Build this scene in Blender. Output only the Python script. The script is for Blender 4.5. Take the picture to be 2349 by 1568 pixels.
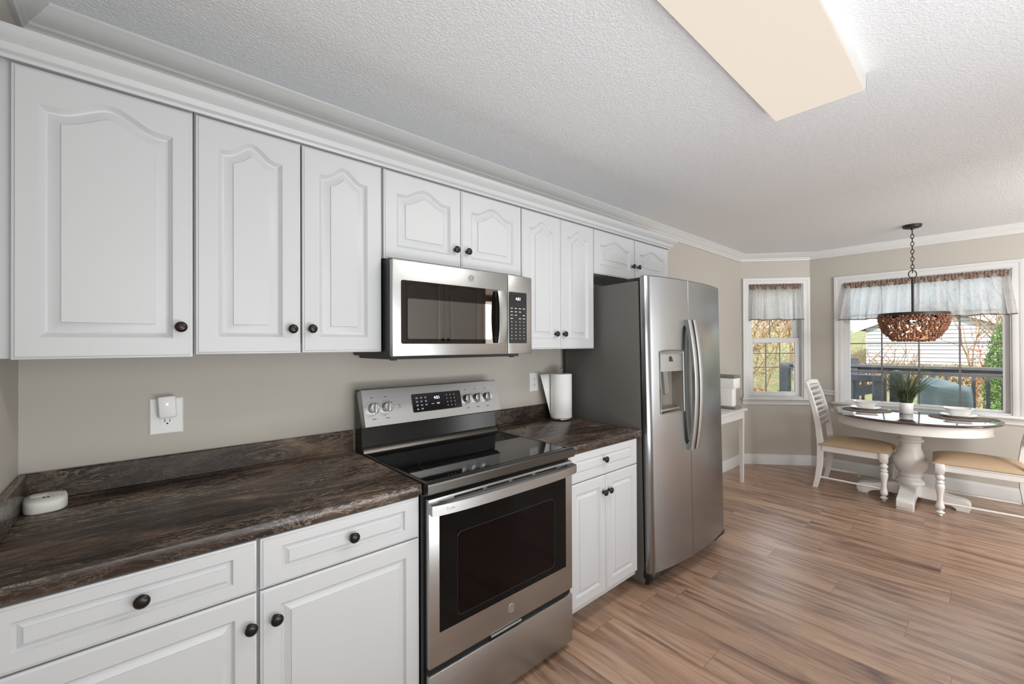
import bpy, bmesh, math, random
from mathutils import Vector, Matrix, Euler
random.seed(7)
PI = math.pi
sc = bpy.context.scene
for o in list(bpy.data.objects):
    bpy.data.objects.remove(o)
COL = sc.collection

# ------------------------------------------------------------------ camera
cam_d = bpy.data.cameras.new('camera')
cam = bpy.data.objects.new('camera', cam_d); COL.objects.link(cam)
YAW, PITCH, ROLL, FPX = 0.7275, 0.0041, -0.0038, 975.1
cam.location = (-0.7442, -1.9669, 1.3962)
fwd = Vector((math.sin(YAW)*math.cos(PITCH), math.cos(YAW)*math.cos(PITCH), math.sin(PITCH)))
rgt = Vector((math.cos(YAW), -math.sin(YAW), 0)); upv = rgt.cross(fwd)
r2 = rgt*math.cos(ROLL) + upv*math.sin(ROLL); u2 = -rgt*math.sin(ROLL) + upv*math.cos(ROLL)
cam.rotation_euler = Matrix((r2, u2, -fwd)).transposed().to_euler()
cam_d.sensor_fit = 'HORIZONTAL'; cam_d.sensor_width = 36.0
cam_d.lens = FPX/2349*36.0
cam_d.shift_x = -7.76/2349; cam_d.shift_y = 2.53/2349
cam_d.clip_start = 0.02; cam_d.clip_end = 300
sc.camera = cam

# ------------------------------------------------------------------ world, sun, added fill lights, exposure
w = bpy.data.worlds.new('sky'); sc.world = w; w.use_nodes = True
bg = w.node_tree.nodes['Background']
bg.inputs[0].default_value = (0.80, 0.90, 1.0, 1); bg.inputs[1].default_value = 3.0

def lamp(name, kind, loc, direction, energy, color, size=None, size_y=None):
    d = bpy.data.lights.new(name, kind); d.energy = energy; d.color = color
    if kind == 'AREA':
        d.shape = 'RECTANGLE'; d.size = size; d.size_y = size_y or size
    o = bpy.data.objects.new(name, d); COL.objects.link(o); o.location = loc
    o.rotation_euler = Vector(direction).to_track_quat('-Z', 'Y').to_euler()
    return o
sun = lamp('sun', 'SUN', (0, 0, 20), (0.80, 0.34, -0.62), 7.0, (1.0, 0.95, 0.88)); sun.data.angle = 0.02
# added fill light behind the camera, standing in for daylight from the living area
lamp('added_fill_living', 'AREA', (3.95, -6.0, 1.25), (-0.2, 1, 0.0), 72, (0.94, 0.975, 1.0), 2.1, 2.1)
# frontal fill added before the rear kitchen wall; there is no window in it
lamp('added_fill_kitchen', 'AREA', (-0.3, -3.1, 1.40), (0.10, 1, -0.10), 23, (0.95, 0.98, 1.0), 1.4, 1.3)
# added area light in place of a bounced flash, aimed up to brighten the ceiling
lamp('added_ceiling_bounce', 'AREA', (0.5, -2.75, 0.50), (0.06, 0.34, 1), 36, (0.93, 0.97, 1.0), 1.4, 0.7)
lamp('added_fill_bay_high', 'AREA', (2.75, -4.3, 2.13), (0.86, 0.80, -0.06), 44, (0.95, 0.98, 1.0), 1.5, 0.45)  # flash-like fill added out of view to brighten the bay walls and ceiling
# unseen low fill, added to lift the walls below the dining windows
lamp('added_fill_bay_low', 'AREA', (2.35, -3.85, 1.25), (0.78, 0.85, -0.06), 42, (1.0, 0.97, 0.93), 0.5, 0.8)
sc.view_settings.view_transform = 'Standard'; sc.view_settings.look = 'None'
sc.view_settings.exposure = 0.08; sc.view_settings.gamma = 1.0; sc.view_settings.use_curve_mapping = False
try:
    sc.cycles.use_denoising = True
    sc.cycles.max_bounces = 10; sc.cycles.diffuse_bounces = 5; sc.cycles.glossy_bounces = 5
    sc.cycles.transparent_max_bounces = 16; sc.cycles.sample_clamp_indirect = 6.0
    sc.cycles.caustics_reflective = False; sc.cycles.caustics_refractive = False
except Exception:
    pass

# ------------------------------------------------------------------ materials
def srgb(r, g, b):
    f = lambda c: (c/255/12.92) if c/255 <= 0.04045 else ((c/255+0.055)/1.055)**2.4
    return (f(r), f(g), f(b), 1)
MATS = {}
def mat(name, color, rough=0.5, metal=0.0, spec=0.5, emit=None, estr=0.0, coat=0.0):
    m = bpy.data.materials.new(name); m.use_nodes = True
    b = m.node_tree.nodes['Principled BSDF']
    b.inputs['Base Color'].default_value = color if len(color) == 4 else (*color, 1)
    b.inputs['Roughness'].default_value = rough; b.inputs['Metallic'].default_value = metal
    b.inputs['Specular IOR Level'].default_value = spec
    b.inputs['Coat Weight'].default_value = coat
    if emit:
        b.inputs['Emission Color'].default_value = emit; b.inputs['Emission Strength'].default_value = estr
    MATS[name] = m
    return m
def nodes(m):
    nt = m.node_tree
    return nt, nt.nodes, nt.links, nt.nodes['Principled BSDF']
def N(nt, t, **kw):
    n = nt.nodes.new(t)
    for k, v in kw.items(): setattr(n, k, v)
    return n
def coords(nt, scale=(1, 1, 1), rot=(0, 0, 0), loc=(0, 0, 0)):
    tc = N(nt, 'ShaderNodeTexCoord'); mp = N(nt, 'ShaderNodeMapping')
    mp.inputs['Scale'].default_value = scale; mp.inputs['Rotation'].default_value = rot
    mp.inputs['Location'].default_value = loc
    nt.links.new(tc.outputs['Object'], mp.inputs['Vector'])
    return mp.outputs['Vector']
def noise(nt, vec, scale, detail=4, rough=0.55, dist=0.0):
    n = N(nt, 'ShaderNodeTexNoise'); n.inputs['Scale'].default_value = scale
    n.inputs['Detail'].default_value = detail; n.inputs['Roughness'].default_value = rough
    n.inputs['Distortion'].default_value = dist
    nt.links.new(vec, n.inputs['Vector']); return n.outputs[0]
def ramp(nt, fac, stops):
    r = N(nt, 'ShaderNodeValToRGB'); e = r.color_ramp.elements
    while len(e) < len(stops): e.new(0.5)
    for i, (p, c) in enumerate(stops):
        e[i].position = p; e[i].color = c if len(c) == 4 else (*c, 1)
    nt.links.new(fac, r.inputs[0]); return r.outputs[0]
def bump(nt, h, strength, dist, target):
    b = N(nt, 'ShaderNodeBump'); b.inputs['Strength'].default_value = strength; b.inputs['Distance'].default_value = dist
    nt.links.new(h, b.inputs['Height']); nt.links.new(b.outputs[0], target.inputs['Normal'])
def mixc(nt, fac, a, b, blend='MIX'):
    m = N(nt, 'ShaderNodeMix', data_type='RGBA', blend_type=blend)
    for s, v in ((0, fac), (6, a), (7, b)):
        if hasattr(v, 'links') or hasattr(v, 'is_linked'): nt.links.new(v, m.inputs[s])
        else: m.inputs[s].default_value = v
    return m.outputs[2]
def mathn(nt, op, a, b=None):
    m = N(nt, 'ShaderNodeMath', operation=op)
    for s, v in ((0, a), (1, b)):
        if v is None: continue
        if hasattr(v, 'is_linked'): nt.links.new(v, m.inputs[s])
        else: m.inputs[s].default_value = v
    return m.outputs[0]

KNOBB = mat('black_knob', srgb(18, 14, 12), 0.3, 0.0, 0.4)
WHITE = mat('white_cabinet_paint', (0.548, 0.562, 0.578), 0.38)
TRIM = mat('white_trim_paint', (0.66, 0.66, 0.655), 0.42)
PLASTIC = mat('white_plastic', (0.82, 0.82, 0.81), 0.4)
CREAM = mat('antique_white_paint', (0.72, 0.71, 0.685), 0.36)
BRONZE = mat('oil_rubbed_bronze', srgb(34, 24, 18), 0.28, 0.0, 0.4)
BLACKP = mat('black_plastic', (0.012, 0.012, 0.013), 0.35)
BLACKG = mat('black_glass', (0.006, 0.006, 0.007), 0.04, 0, 0.5)
OVENG = mat('oven_door_glass', (0.005, 0.005, 0.005), 0.06, 0, 0.14)
DARK = mat('dark_recess', (0.006, 0.006, 0.006), 0.8)
BLKMET = mat('black_enamel', (0.010, 0.010, 0.011), 0.18, 0, 0.5)
CASE = mat('dark_grey_fridge_case', srgb(92, 90, 87), 0.45)
BADGE = mat('satin_badge', (0.42, 0.41, 0.40), 0.4, 0.8)
CHROME = mat('polished_metal', (0.75, 0.75, 0.75), 0.12, 1.0)
IRON = mat('dark_iron', srgb(40, 36, 34), 0.45, 0.3)
GREYP = mat('grey_plastic', srgb(120, 118, 115), 0.45)
LEDM = mat('display_glow', (0.8, 0.9, 1.0), 0.4, emit=(0.85, 0.93, 1.0, 1), estr=1.6)
INK = mat('white_print', (0.62, 0.64, 0.66), 0.5)
DINK = mat('dark_print', (0.06, 0.06, 0.06), 0.5)
CERAM = mat('white_ceramic', (0.78, 0.775, 0.76), 0.18)
PAPER = mat('paper_towel', (0.84, 0.84, 0.83), 0.9)
def _steel(name, base, rough, stretch, k=1.0):
    m = mat(name, base, rough, 1.0)
    nt, nn, L, b = nodes(m)
    v = coords(nt, stretch)
    f = noise(nt, v, 1.0, 3, 0.6)
    c = ramp(nt, f, [(0.3, tuple(x*(1-0.07*k) for x in base[:3])), (0.7, tuple(min(1, x*(1+0.05*k)) for x in base[:3]))])
    L.new(c, b.inputs['Base Color'])
    mr = N(nt, 'ShaderNodeMapRange'); mr.inputs[3].default_value = rough*(1-0.15*k); mr.inputs[4].default_value = rough*(1+0.2*k)
    L.new(f, mr.inputs[0]); L.new(mr.outputs[0], b.inputs['Roughness'])
    return m
STEEL = _steel('brushed_steel', (0.44, 0.442, 0.438), 0.36, (4, 4, 500))
STEELF = _steel('fridge_steel', (0.345, 0.352, 0.36), 0.27, (420, 420, 3), 0.10)
DSTEEL = mat('black_stainless', (0.115, 0.108, 0.10), 0.33, 1.0)

def wall_paint():
    m = mat('greige_wall_paint', srgb(188, 183, 174), 0.7)
    nt, nn, L, b = nodes(m)
    v = coords(nt)
    bump(nt, noise(nt, v, 260, 3), 0.08, 0.002, b)
    return m
WALL = wall_paint()
def ceiling_mat():
    m = mat('textured_ceiling_paint', srgb(236, 238, 241), 0.75)
    nt, nn, L, b = nodes(m)
    v = coords(nt)
    n1 = noise(nt, v, 120, 3, 0.55, 0.5); n2 = noise(nt, v, 280, 2, 0.5)
    r = ramp(nt, n1, [(0.40, (0, 0, 0)), (0.62, (1, 1, 1))])
    h = mathn(nt, 'ADD', r, mathn(nt, 'MULTIPLY', n2, 0.5))
    bump(nt, h, 0.42, 0.005, b)
    return m
CEIL = ceiling_mat()

def floor_mat():
    m = mat('wood_plank_floor', (0.2, 0.12, 0.08), 0.30, spec=0.6)
    nt, nn, L, b = nodes(m)
    tc = N(nt, 'ShaderNodeTexCoord')
    sp = N(nt, 'ShaderNodeSeparateXYZ'); L.new(tc.outputs['Object'], sp.inputs[0])
    # planks run along world y: brick texture with its length axis on y
    row = mathn(nt, 'FLOOR', mathn(nt, 'DIVIDE', sp.outputs[0], 0.18))
    wn = N(nt, 'ShaderNodeTexWhiteNoise', noise_dimensions='1D'); L.new(row, wn.inputs['W'])
    shift = mathn(nt, 'ADD', sp.outputs[1], mathn(nt, 'MULTIPLY', wn.outputs[0], 1.22))
    cm = N(nt, 'ShaderNodeCombineXYZ'); L.new(shift, cm.inputs[0]); L.new(sp.outputs[0], cm.inputs[1])
    br = N(nt, 'ShaderNodeTexBrick'); br.offset = 0.0; br.offset_frequency = 2; br.squash = 1
    br.inputs['Scale'].default_value = 1.0; br.inputs['Brick Width'].default_value = 1.22
    br.inputs['Row Height'].default_value = 0.18; br.inputs['Mortar Size'].default_value = 0.0012
    br.inputs['Mortar Smooth'].default_value = 0.3; br.inputs['Bias'].default_value = 0
    br.inputs['Color1'].default_value = (0, 0, 0, 1); br.inputs['Color2'].default_value = (1, 1, 1, 1)
    L.new(cm.outputs[0], br.inputs['Vector'])
    # per-plank offset for the grain
    ad = N(nt, 'ShaderNodeVectorMath', operation='MULTIPLY_ADD')
    L.new(br.outputs['Color'], ad.inputs[0]); ad.inputs[1].default_value = (7.3, 13.1, 3.7); L.new(cm.outputs[0], ad.inputs[2])
    mp = N(nt, 'ShaderNodeMapping'); mp.inputs['Scale'].default_value = (0.75, 7.0, 1.0); L.new(ad.outputs[0], mp.inputs[0])
    g1 = noise(nt, mp.outputs[0], 1.6, 5, 0.6, 1.6)
    mp2 = N(nt, 'ShaderNodeMapping'); mp2.inputs['Scale'].default_value = (5.0, 120.0, 1.0); L.new(ad.outputs[0], mp2.inputs[0])
    g2 = noise(nt, mp2.outputs[0], 1.0, 3, 0.6)
    col = ramp(nt, g1, [(0.27, srgb(98, 76, 68)), (0.41, srgb(152, 123, 105)), (0.54, srgb(184, 152, 129)), (0.78, srgb(202, 172, 148))])
    col = mixc(nt, 0.24, col, ramp(nt, g2, [(0.3, (0.35, 0.33, 0.32, 1)), (0.7, (1, 1, 1, 1))]), 'MULTIPLY')
    tone = ramp(nt, br.outputs['Color'], [(0.0, (0.84, 0.82, 0.81, 1)), (0.5, (0.95, 0.94, 0.94, 1)), (1.0, (1.04, 1.02, 1.0, 1))])
    col = mixc(nt, 1.0, col, tone, 'MULTIPLY')
    col = mixc(nt, mathn(nt, 'MULTIPLY', br.outputs['Fac'], 0.7), col, srgb(88, 66, 54))
    L.new(col, b.inputs['Base Color'])
    h = mathn(nt, 'SUBTRACT', mathn(nt, 'MULTIPLY', g2, 0.4), br.outputs['Fac'])
    bump(nt, h, 0.25, 0.0012, b)
    return m
FLOOR = floor_mat()

def counter_mat():
    m = mat('dark_veined_laminate', (0.05, 0.04, 0.03), 0.25, spec=0.36)
    nt, nn, L, b = nodes(m)
    v = coords(nt, (0.9, 2.9, 2.6), (0, 0, 0.16))
    base = noise(nt, v, 2.4, 8, 0.60, 1.0)
    col = ramp(nt, base, [(0.36, srgb(24, 19, 17)), (0.51, srgb(52, 42, 36)), (0.61, srgb(82, 68, 58)), (0.76, srgb(124, 107, 93))])
    patch = ramp(nt, noise(nt, v, 1.5, 3, 0.5, 0.4), [(0.44, (0, 0, 0)), (0.62, (1, 1, 1))])
    def veins(sc_, rz, scale, width, dist):
        n_ = noise(nt, coords(nt, sc_, (0, 0, rz)), scale, 11, 0.72, dist)
        vm = mathn(nt, 'ABSOLUTE', mathn(nt, 'SUBTRACT', n_, 0.5))
        return ramp(nt, vm, [(0.0, (1, 1, 1)), (width, (0, 0, 0))])
    v1 = mathn(nt, 'MULTIPLY', veins((1.3, 6.5, 4.5), 0.20, 3.4, 0.017, 1.6), patch)
    v2 = mathn(nt, 'MULTIPLY', veins((2.0, 11.0, 7.0), 0.15, 5.0, 0.010, 1.0), 0.34)
    fac = mathn(nt, 'MULTIPLY', mathn(nt, 'MAXIMUM', v1, v2), 0.62)
    col = mixc(nt, fac, col, srgb(206, 188, 168))
    v3 = coords(nt, (1.6, 15, 9), (0, 0, 0.15))
    col = mixc(nt, 0.13, col, ramp(nt, noise(nt, v3, 3.0, 6, 0.7, 0.8), [(0.34, (0.30, 0.28, 0.27, 1)), (0.68, (1.45, 1.42, 1.4, 1))]), 'MULTIPLY')
    L.new(col, b.inputs['Base Color'])
    return m
COUNTER = counter_mat()

def wood_top():
    m = mat('dark_walnut_top', srgb(66, 48, 42), 0.10, spec=0.7, coat=0.6)
    nt, nn, L, b = nodes(m)
    v = coords(nt, (14, 1.2, 1))
    L.new(ramp(nt, noise(nt, v, 2.0, 5, 0.6, 0.8), [(0.3, srgb(50, 35, 30)), (0.7, srgb(84, 62, 54))]), b.inputs['Base Color'])
    return m
WALNUT = wood_top()
def fabric(name, c1, c2, scale):
    m = mat(name, c1, 0.9, spec=0.2)
    nt, nn, L, b = nodes(m)
    v = coords(nt)
    f = noise(nt, v, scale, 2)
    L.new(ramp(nt, f, [(0.35, c1), (0.65, c2)]), b.inputs['Base Color']); bump(nt, f, 0.2, 0.001, b)
    return m
SEATF = fabric('tan_seat_fabric', srgb(172, 147, 119), srgb(194, 170, 142), 420)
MATF = fabric('woven_placemat', srgb(84, 74, 66), srgb(150, 138, 124), 300)

def cloth(name, base, pattern, pscale, amount, transl, transp):
    m = bpy.data.materials.new(name); m.use_nodes = True; nt = m.node_tree; nt.nodes.clear(); L = nt.links
    out = N(nt, 'ShaderNodeOutputMaterial'); v = coords(nt)
    f = noise(nt, v, pscale, 4, 0.6, 1.5)
    col = mixc(nt, amount, base, ramp(nt, f, [(0.38, pattern), (0.52, base), (0.64, pattern)]))
    d = N(nt, 'ShaderNodeBsdfDiffuse'); t = N(nt, 'ShaderNodeBsdfTranslucent'); tr = N(nt, 'ShaderNodeBsdfTransparent')
    L.new(col, d.inputs[0]); L.new(col, t.inputs[0])
    m1 = N(nt, 'ShaderNodeMixShader'); m1.inputs[0].default_value = transl; L.new(d.outputs[0], m1.inputs[1]); L.new(t.outputs[0], m1.inputs[2])
    m2 = N(nt, 'ShaderNodeMixShader'); m2.inputs[0].default_value = transp; L.new(m1.outputs[0], m2.inputs[1]); L.new(tr.outputs[0], m2.inputs[2])
    L.new(m2.outputs[0], out.inputs[0]); return m
CLOTH = cloth('sheer_floral_fabric', (0.90, 0.90, 0.90, 1), srgb(190, 178, 170), 26, 0.28, 0.80, 0.08)
HEAD = cloth('floral_fabric_doubled', srgb(168, 146, 132), srgb(78, 54, 46), 85, 0.95, 0.16, 0.0)

def glass_pane():
    m = bpy.data.materials.new('window_glass'); m.use_nodes = True; nt = m.node_tree; nt.nodes.clear(); L = nt.links
    out = N(nt, 'ShaderNodeOutputMaterial'); tr = N(nt, 'ShaderNodeBsdfTransparent'); gl = N(nt, 'ShaderNodeBsdfGlossy')
    tr.inputs[0].default_value = (0.97, 0.98, 0.98, 1); gl.inputs['Roughness'].default_value = 0.0
    fr = N(nt, 'ShaderNodeFresnel'); fr.inputs[0].default_value = 1.45
    mx = N(nt, 'ShaderNodeMixShader'); L.new(fr.outputs[0], mx.inputs[0]); L.new(tr.outputs[0], mx.inputs[1]); L.new(gl.outputs[0], mx.inputs[2])
    L.new(mx.outputs[0], out.inputs[0]); return m
GLASS = glass_pane()
LENS = mat('acrylic_light_lens', (0.12, 0.115, 0.11), 0.6, emit=(1.0, 0.865, 0.73, 1), estr=0.70)
BULB = mat('warm_bulb', (1, 0.9, 0.8), 0.3, emit=(1.0, 0.62, 0.30, 1), estr=9)

# ------------------------------------------------------------------ mesh helpers
class MB:
    def __init__(s): s.v = []; s.f = []; s.mi = []
    def add(s, verts, faces, mi=0, M=None):
        b = len(s.v)
        s.v += [tuple(M @ Vector(p)) if M else tuple(p) for p in verts]
        s.f += [tuple(i+b for i in f) for f in faces]; s.mi += [mi]*len(faces); return s
    def box(s, x0, y0, z0, x1, y1, z1, bev=0.0, seg=2, mi=0, M=None):
        x0, x1 = sorted((x0, x1)); y0, y1 = sorted((y0, y1)); z0, z1 = sorted((z0, z1))
        V = [(x, y, z) for z in (z0, z1) for y in (y0, y1) for x in (x0, x1)]
        F = [(0, 2, 3, 1), (4, 5, 7, 6), (0, 1, 5, 4), (2, 6, 7, 3), (0, 4, 6, 2), (1, 3, 7, 5)]
        bev = min(bev, 0.49*min(x1-x0, y1-y0, z1-z0))
        if bev > 1e-5:
            bm = bmesh.new(); vs = [bm.verts.new(p) for p in V]
            for f in F: bm.faces.new([vs[i] for i in f])
            bmesh.ops.bevel(bm, geom=list(bm.edges), offset=bev, segments=seg, profile=0.5, affect='EDGES')
            bm.verts.index_update()
            V = [tuple(v.co) for v in bm.verts]; F = [tuple(v.index for v in f.verts) for f in bm.faces]; bm.free()
        return s.add(V, F, mi, M)
    def lathe(s, prof, n=24, center=(0, 0, 0), axis='z', mi=0, M=None, sq=None):
        """prof: (radius, height) list; sq = superellipse exponent for squarish things"""
        V = []; F = []
        for r, h in prof:
            for i in range(n):
                a = 2*PI*i/n; ca, sa = math.cos(a), math.sin(a)
                if sq:
                    k = (abs(ca)**sq + abs(sa)**sq)**(-1/sq); ca *= k; sa *= k
                x, y = r*ca, r*sa
                p = {'z': (x, y, h), '-y': (x, -h, y), 'x': (h, x, y)}[axis]
                V.append((p[0]+center[0], p[1]+center[1], p[2]+center[2]))
        m = len(prof); flip = axis == '-y'
        for j in range(m-1):
            for i in range(n):
                q = (j*n+i, j*n+(i+1) % n, (j+1)*n+(i+1) % n, (j+1)*n+i)
                F.append(q if not flip else q)
        if prof[0][0] > 1e-6: F.append(tuple(range(n-1, -1, -1)))
        if prof[-1][0] > 1e-6: F.append(tuple((m-1)*n+i for i in range(n)))
        return s.add(V, F, mi, M)
    def tube(s, pts, r, n=8, closed=False, mi=0, M=None):
        pts = [Vector(p) for p in pts]; V = []; F = []; m = len(pts)
        rs = r if isinstance(r, (list, tuple)) else [r]*m
        up = None
        for i, p in enumerate(pts):
            if closed: t = pts[(i+1) % m]-pts[i-1]
            else: t = pts[min(i+1, m-1)]-pts[max(i-1, 0)]
            t.normalize()
            if up is None: up = Vector((0, 0, 1)) if abs(t.z) < 0.9 else Vector((1, 0, 0))
            a = t.cross(up)
            if a.length < 1e-5: a = t.orthogonal()
            a.normalize(); b = a.cross(t); up = b
            for k in range(n):
                an = 2*PI*k/n; V.append(tuple(p + (a*math.cos(an)+b*math.sin(an))*rs[i]))
        for i in range(m if closed else m-1):
            for k in range(n):
                F.append((i*n+k, i*n+(k+1) % n, ((i+1) % m)*n+(k+1) % n, ((i+1) % m)*n+k))
        if not closed: F.append(tuple(range(n-1, -1, -1))); F.append(tuple((m-1)*n+k for k in range(n)))
        return s.add(V, F, mi, M)
    def prism(s, poly, a0, a1, axis='x', mi=0, M=None):
        """poly of 2D points extruded along axis: x -> (y,z) poly, y -> (x,z) poly, z -> (x,y) poly"""
        P = {'x': lambda p, a: (a, p[0], p[1]), 'y': lambda p, a: (p[0], a, p[1]), 'z': lambda p, a: (p[0], p[1], a)}[axis]
        n = len(poly); V = [P(p, a0) for p in poly]+[P(p, a1) for p in poly]
        F = [(i, (i+1) % n, n+(i+1) % n, n+i) for i in range(n)]+[tuple(range(n-1, -1, -1)), tuple(range(n, 2*n))]
        return s.add(V, F, mi, M)
    def sweep(s, prof, path, closed=False, mi=0):
        """prof: (d, z) points, d measured to the LEFT of the path direction in plan; mitred corners. path: (x, y)"""
        P = [Vector(p) for p in path]; n = len(P); k = len(prof); V = []; F = []
        for i in range(n):
            d0 = (P[i]-P[i-1]).normalized() if (i > 0 or closed) else None
            d1 = (P[(i+1) % n]-P[i]).normalized() if (i < n-1 or closed) else None
            d0 = d0 or d1; d1 = d1 or d0
            n0 = Vector((-d0.y, d0.x)); n1 = Vector((-d1.y, d1.x)); m = (n0+n1)
            m = m/max(1e-6, m.dot(n0))
            for d, z in prof: V.append((P[i].x+m.x*d, P[i].y+m.y*d, z))
        for i in range(n if closed else n-1):
            for j in range(k):
                j2 = (j+1) % k
                F.append((i*k+j, ((i+1) % n)*k+j, ((i+1) % n)*k+j2, i*k+j2))
        if not closed: F += [tuple(range(k)), tuple((n-1)*k+j for j in range(k-1, -1, -1))]
        return s.add(V, F, mi)
    def grid(s, fn, nu, nv, mi=0, M=None, skip=None):
        V = [fn(i/nu, j/nv) for j in range(nv+1) for i in range(nu+1)]
        F = [(j*(nu+1)+i, j*(nu+1)+i+1, (j+1)*(nu+1)+i+1, (j+1)*(nu+1)+i) for j in range(nv) for i in range(nu) if not (skip and skip(i, j))]
        return s.add(V, F, mi, M)
    def ball(s, c, r, sx=1, sy=1, sz=1, nu=8, nv=5, M=None):
        V = [(c[0], c[1], c[2]-r*sz)]; F = []
        for j in range(1, nv):
            t = -PI/2+PI*j/nv
            for i in range(nu):
                a = 2*PI*i/nu; V.append((c[0]+r*sx*math.cos(t)*math.cos(a), c[1]+r*sy*math.cos(t)*math.sin(a), c[2]+r*sz*math.sin(t)))
        V.append((c[0], c[1], c[2]+r*sz))
        for i in range(nu):
            F.append((0, 1+(i+1) % nu, 1+i)); F.append((len(V)-1, 1+(nv-2)*nu+i, 1+(nv-2)*nu+(i+1) % nu))
            for j in range(nv-2): F.append((1+j*nu+i, 1+j*nu+(i+1) % nu, 1+(j+1)*nu+(i+1) % nu, 1+(j+1)*nu+i))
        return s.add(V, F, 0, M)
    def build(s, name, m, parent=None, loc=(0, 0, 0), rot=(0, 0, 0), angle=35, fix=True):
        me = bpy.data.meshes.new(name); me.from_pydata(s.v, [], s.f)
        for mm in (m if isinstance(m, (list, tuple)) else [m]): me.materials.append(mm)
        if len(me.materials) > 1: me.polygons.foreach_set('material_index', s.mi)
        if fix:
            bm = bmesh.new(); bm.from_mesh(me); bmesh.ops.recalc_face_normals(bm, faces=bm.faces); bm.to_mesh(me); bm.free()
        me.shade_smooth()
        try: me.set_sharp_from_angle(angle=math.radians(angle))
        except Exception: pass
        me.update()
        o = bpy.data.objects.new(name, me); COL.objects.link(o); o.location = loc; o.rotation_euler = rot
        if parent: o.parent = parent
        return o
def thing(name, label, cat, loc=(0, 0, 0), rot=(0, 0, 0), group=None):
    o = bpy.data.objects.new(name, None); COL.objects.link(o); o.location = loc; o.rotation_euler = rot; o.empty_display_size = 0.05
    o['label'] = label; o['category'] = cat
    if group: o['group'] = group
    return o
def tag(o, label, cat, group=None, kind=None):
    o['label'] = label; o['category'] = cat
    if group: o['group'] = group
    if kind: o['kind'] = kind
    return o
def struct(o): o['kind'] = 'structure'; return o
def sroot(name, loc=(0, 0, 0), rz=0):
    o = bpy.data.objects.new(name, None); COL.objects.link(o); o.location = loc; o.rotation_euler = (0, 0, rz); o['kind'] = 'structure'; o.empty_display_size = 0.05
    return o
def text_mesh(txt, size, name, m, parent, loc, rot, depth=0.0006):
    c = bpy.data.curves.new(name, 'FONT'); c.body = txt; c.size = size; c.extrude = depth; c.align_x = 'CENTER'; c.align_y = 'CENTER'; c.resolution_u = 3
    t = bpy.data.objects.new(name+'_tmp', c); COL.objects.link(t)
    dg = bpy.context.evaluated_depsgraph_get(); me = bpy.data.meshes.new_from_object(t.evaluated_get(dg))
    bpy.data.objects.remove(t); me.materials.clear(); me.materials.append(m)
    o = bpy.data.objects.new(name, me); COL.objects.link(o); o.location = loc; o.rotation_euler = rot; o.parent = parent
    return o

# ------------------------------------------------------------------ the room shell
H = 2.438
XL = -1.013                      # left wall
A = Vector((4.54, 0.0)); B = Vector((5.04, -0.57)); YB = -6.2
XB = B.x
SM_ANG = math.atan2(B.y-A.y, B.x-A.x); SM_LEN = (B-A).length
T = 0.12
# floor and ceiling
poly = [(XL-T, 0.12), (4.60, 0.12), (XB+T, -0.50), (XB+T, YB-T), (XL-T, YB-T)]
struct(MB().prism(poly, -0.15, 0.0, 'z').build('floor', FLOOR))
struct(MB().prism([(XL-T, 0.12), (4.60, 0.12), (XB+T, -0.50), (XB+T, YB-T), (XL-T, YB-T)], H, H+0.15, 'z').build('ceiling', CEIL))
struct(MB().box(XL-T, YB-T, 0, XL, T, H).build('wall_left', WALL))
struct(MB().box(XL, 0, 0, A.x+0.02, T, H).build('wall_kitchen', WALL))
# wall behind the camera (kitchen part) and the living area beyond it
struct(MB().box(XL, -3.32, 0, 2.62, -3.20, H).build('wall_behind', WALL))
struct(MB().box(XL, YB-T, 0, XB, YB, H).build('wall_living', WALL))
def wall_with_hole(name, L, x0, x1, z0, z1, loc, ang):
    m = MB()
    m.box(0, 0, 0, x0, T, H); m.box(x1, 0, 0, L, T, H); m.box(x0, 0, 0, x1, T, z0); m.box(x0, 0, z1, x1, T, H)
    return struct(m.build(name, WALL, None, loc, (0, 0, ang)))
SW = dict(x0=0.092, x1=0.682, z0=0.775, z1=2.09)          # small window opening in wall coordinates
BW = dict(x0=0.30, x1=1.512, z0=0.755, z1=2.06)
wall_with_hole('wall_bay', SM_LEN, SW['x0'], SW['x1'], SW['z0'], SW['z1'], (A.x, A.y, 0), SM_ANG)
wall_with_hole('wall_dining', abs(YB-B.y), BW['x0'], BW['x1'], BW['z0'], BW['z1'], (B.x, B.y, 0), -PI/2)
# crown moulding along the ceiling (room is on the right of the path -> negative d)
cp = [(0, 2.357), (-0.012, 2.357), (-0.014, 2.372), (-0.022, 2.378), (-0.024, 2.386), (-0.036, 2.396), (-0.052, 2.412), (-0.060, 2.424), (-0.066, 2.428), (-0.072, 2.438), (0, 2.438)]
path = [(XL, -3.2), (XL, 0), (A.x, 0), (B.x, B.y), (B.x, -3.6)]
struct(MB().sweep(cp, path).build('trim_1', TRIM, angle=30))
bp = [(0, 0), (-0.014, 0), (-0.014, 0.092), (-0.010, 0.102), (-0.006, 0.108), (-0.004, 0.116), (0, 0.116)]
struct(MB().sweep(bp, [(2.4, 0), (A.x, 0)]).build('baseboard_kitchen', TRIM))
struct(MB().sweep(bp, [(A.x, A.y), (B.x, B.y)]).build('baseboard_bay', TRIM))
struct(MB().sweep(bp, [(B.x, B.y), (B.x, -3.6)]).build('baseboard_dining', TRIM))
# chair rail between the two windows
cr = [(0, 0.822), (-0.010, 0.822), (-0.014, 0.835), (-0.010, 0.845), (-0.016, 0.858), (-0.022, 0.868), (-0.022, 0.876), (0, 0.878)]
struct(MB().sweep(cr, [(B.x, B.y-0.015), (B.x, B.y-0.232)]).build('trim_2', TRIM))

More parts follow.
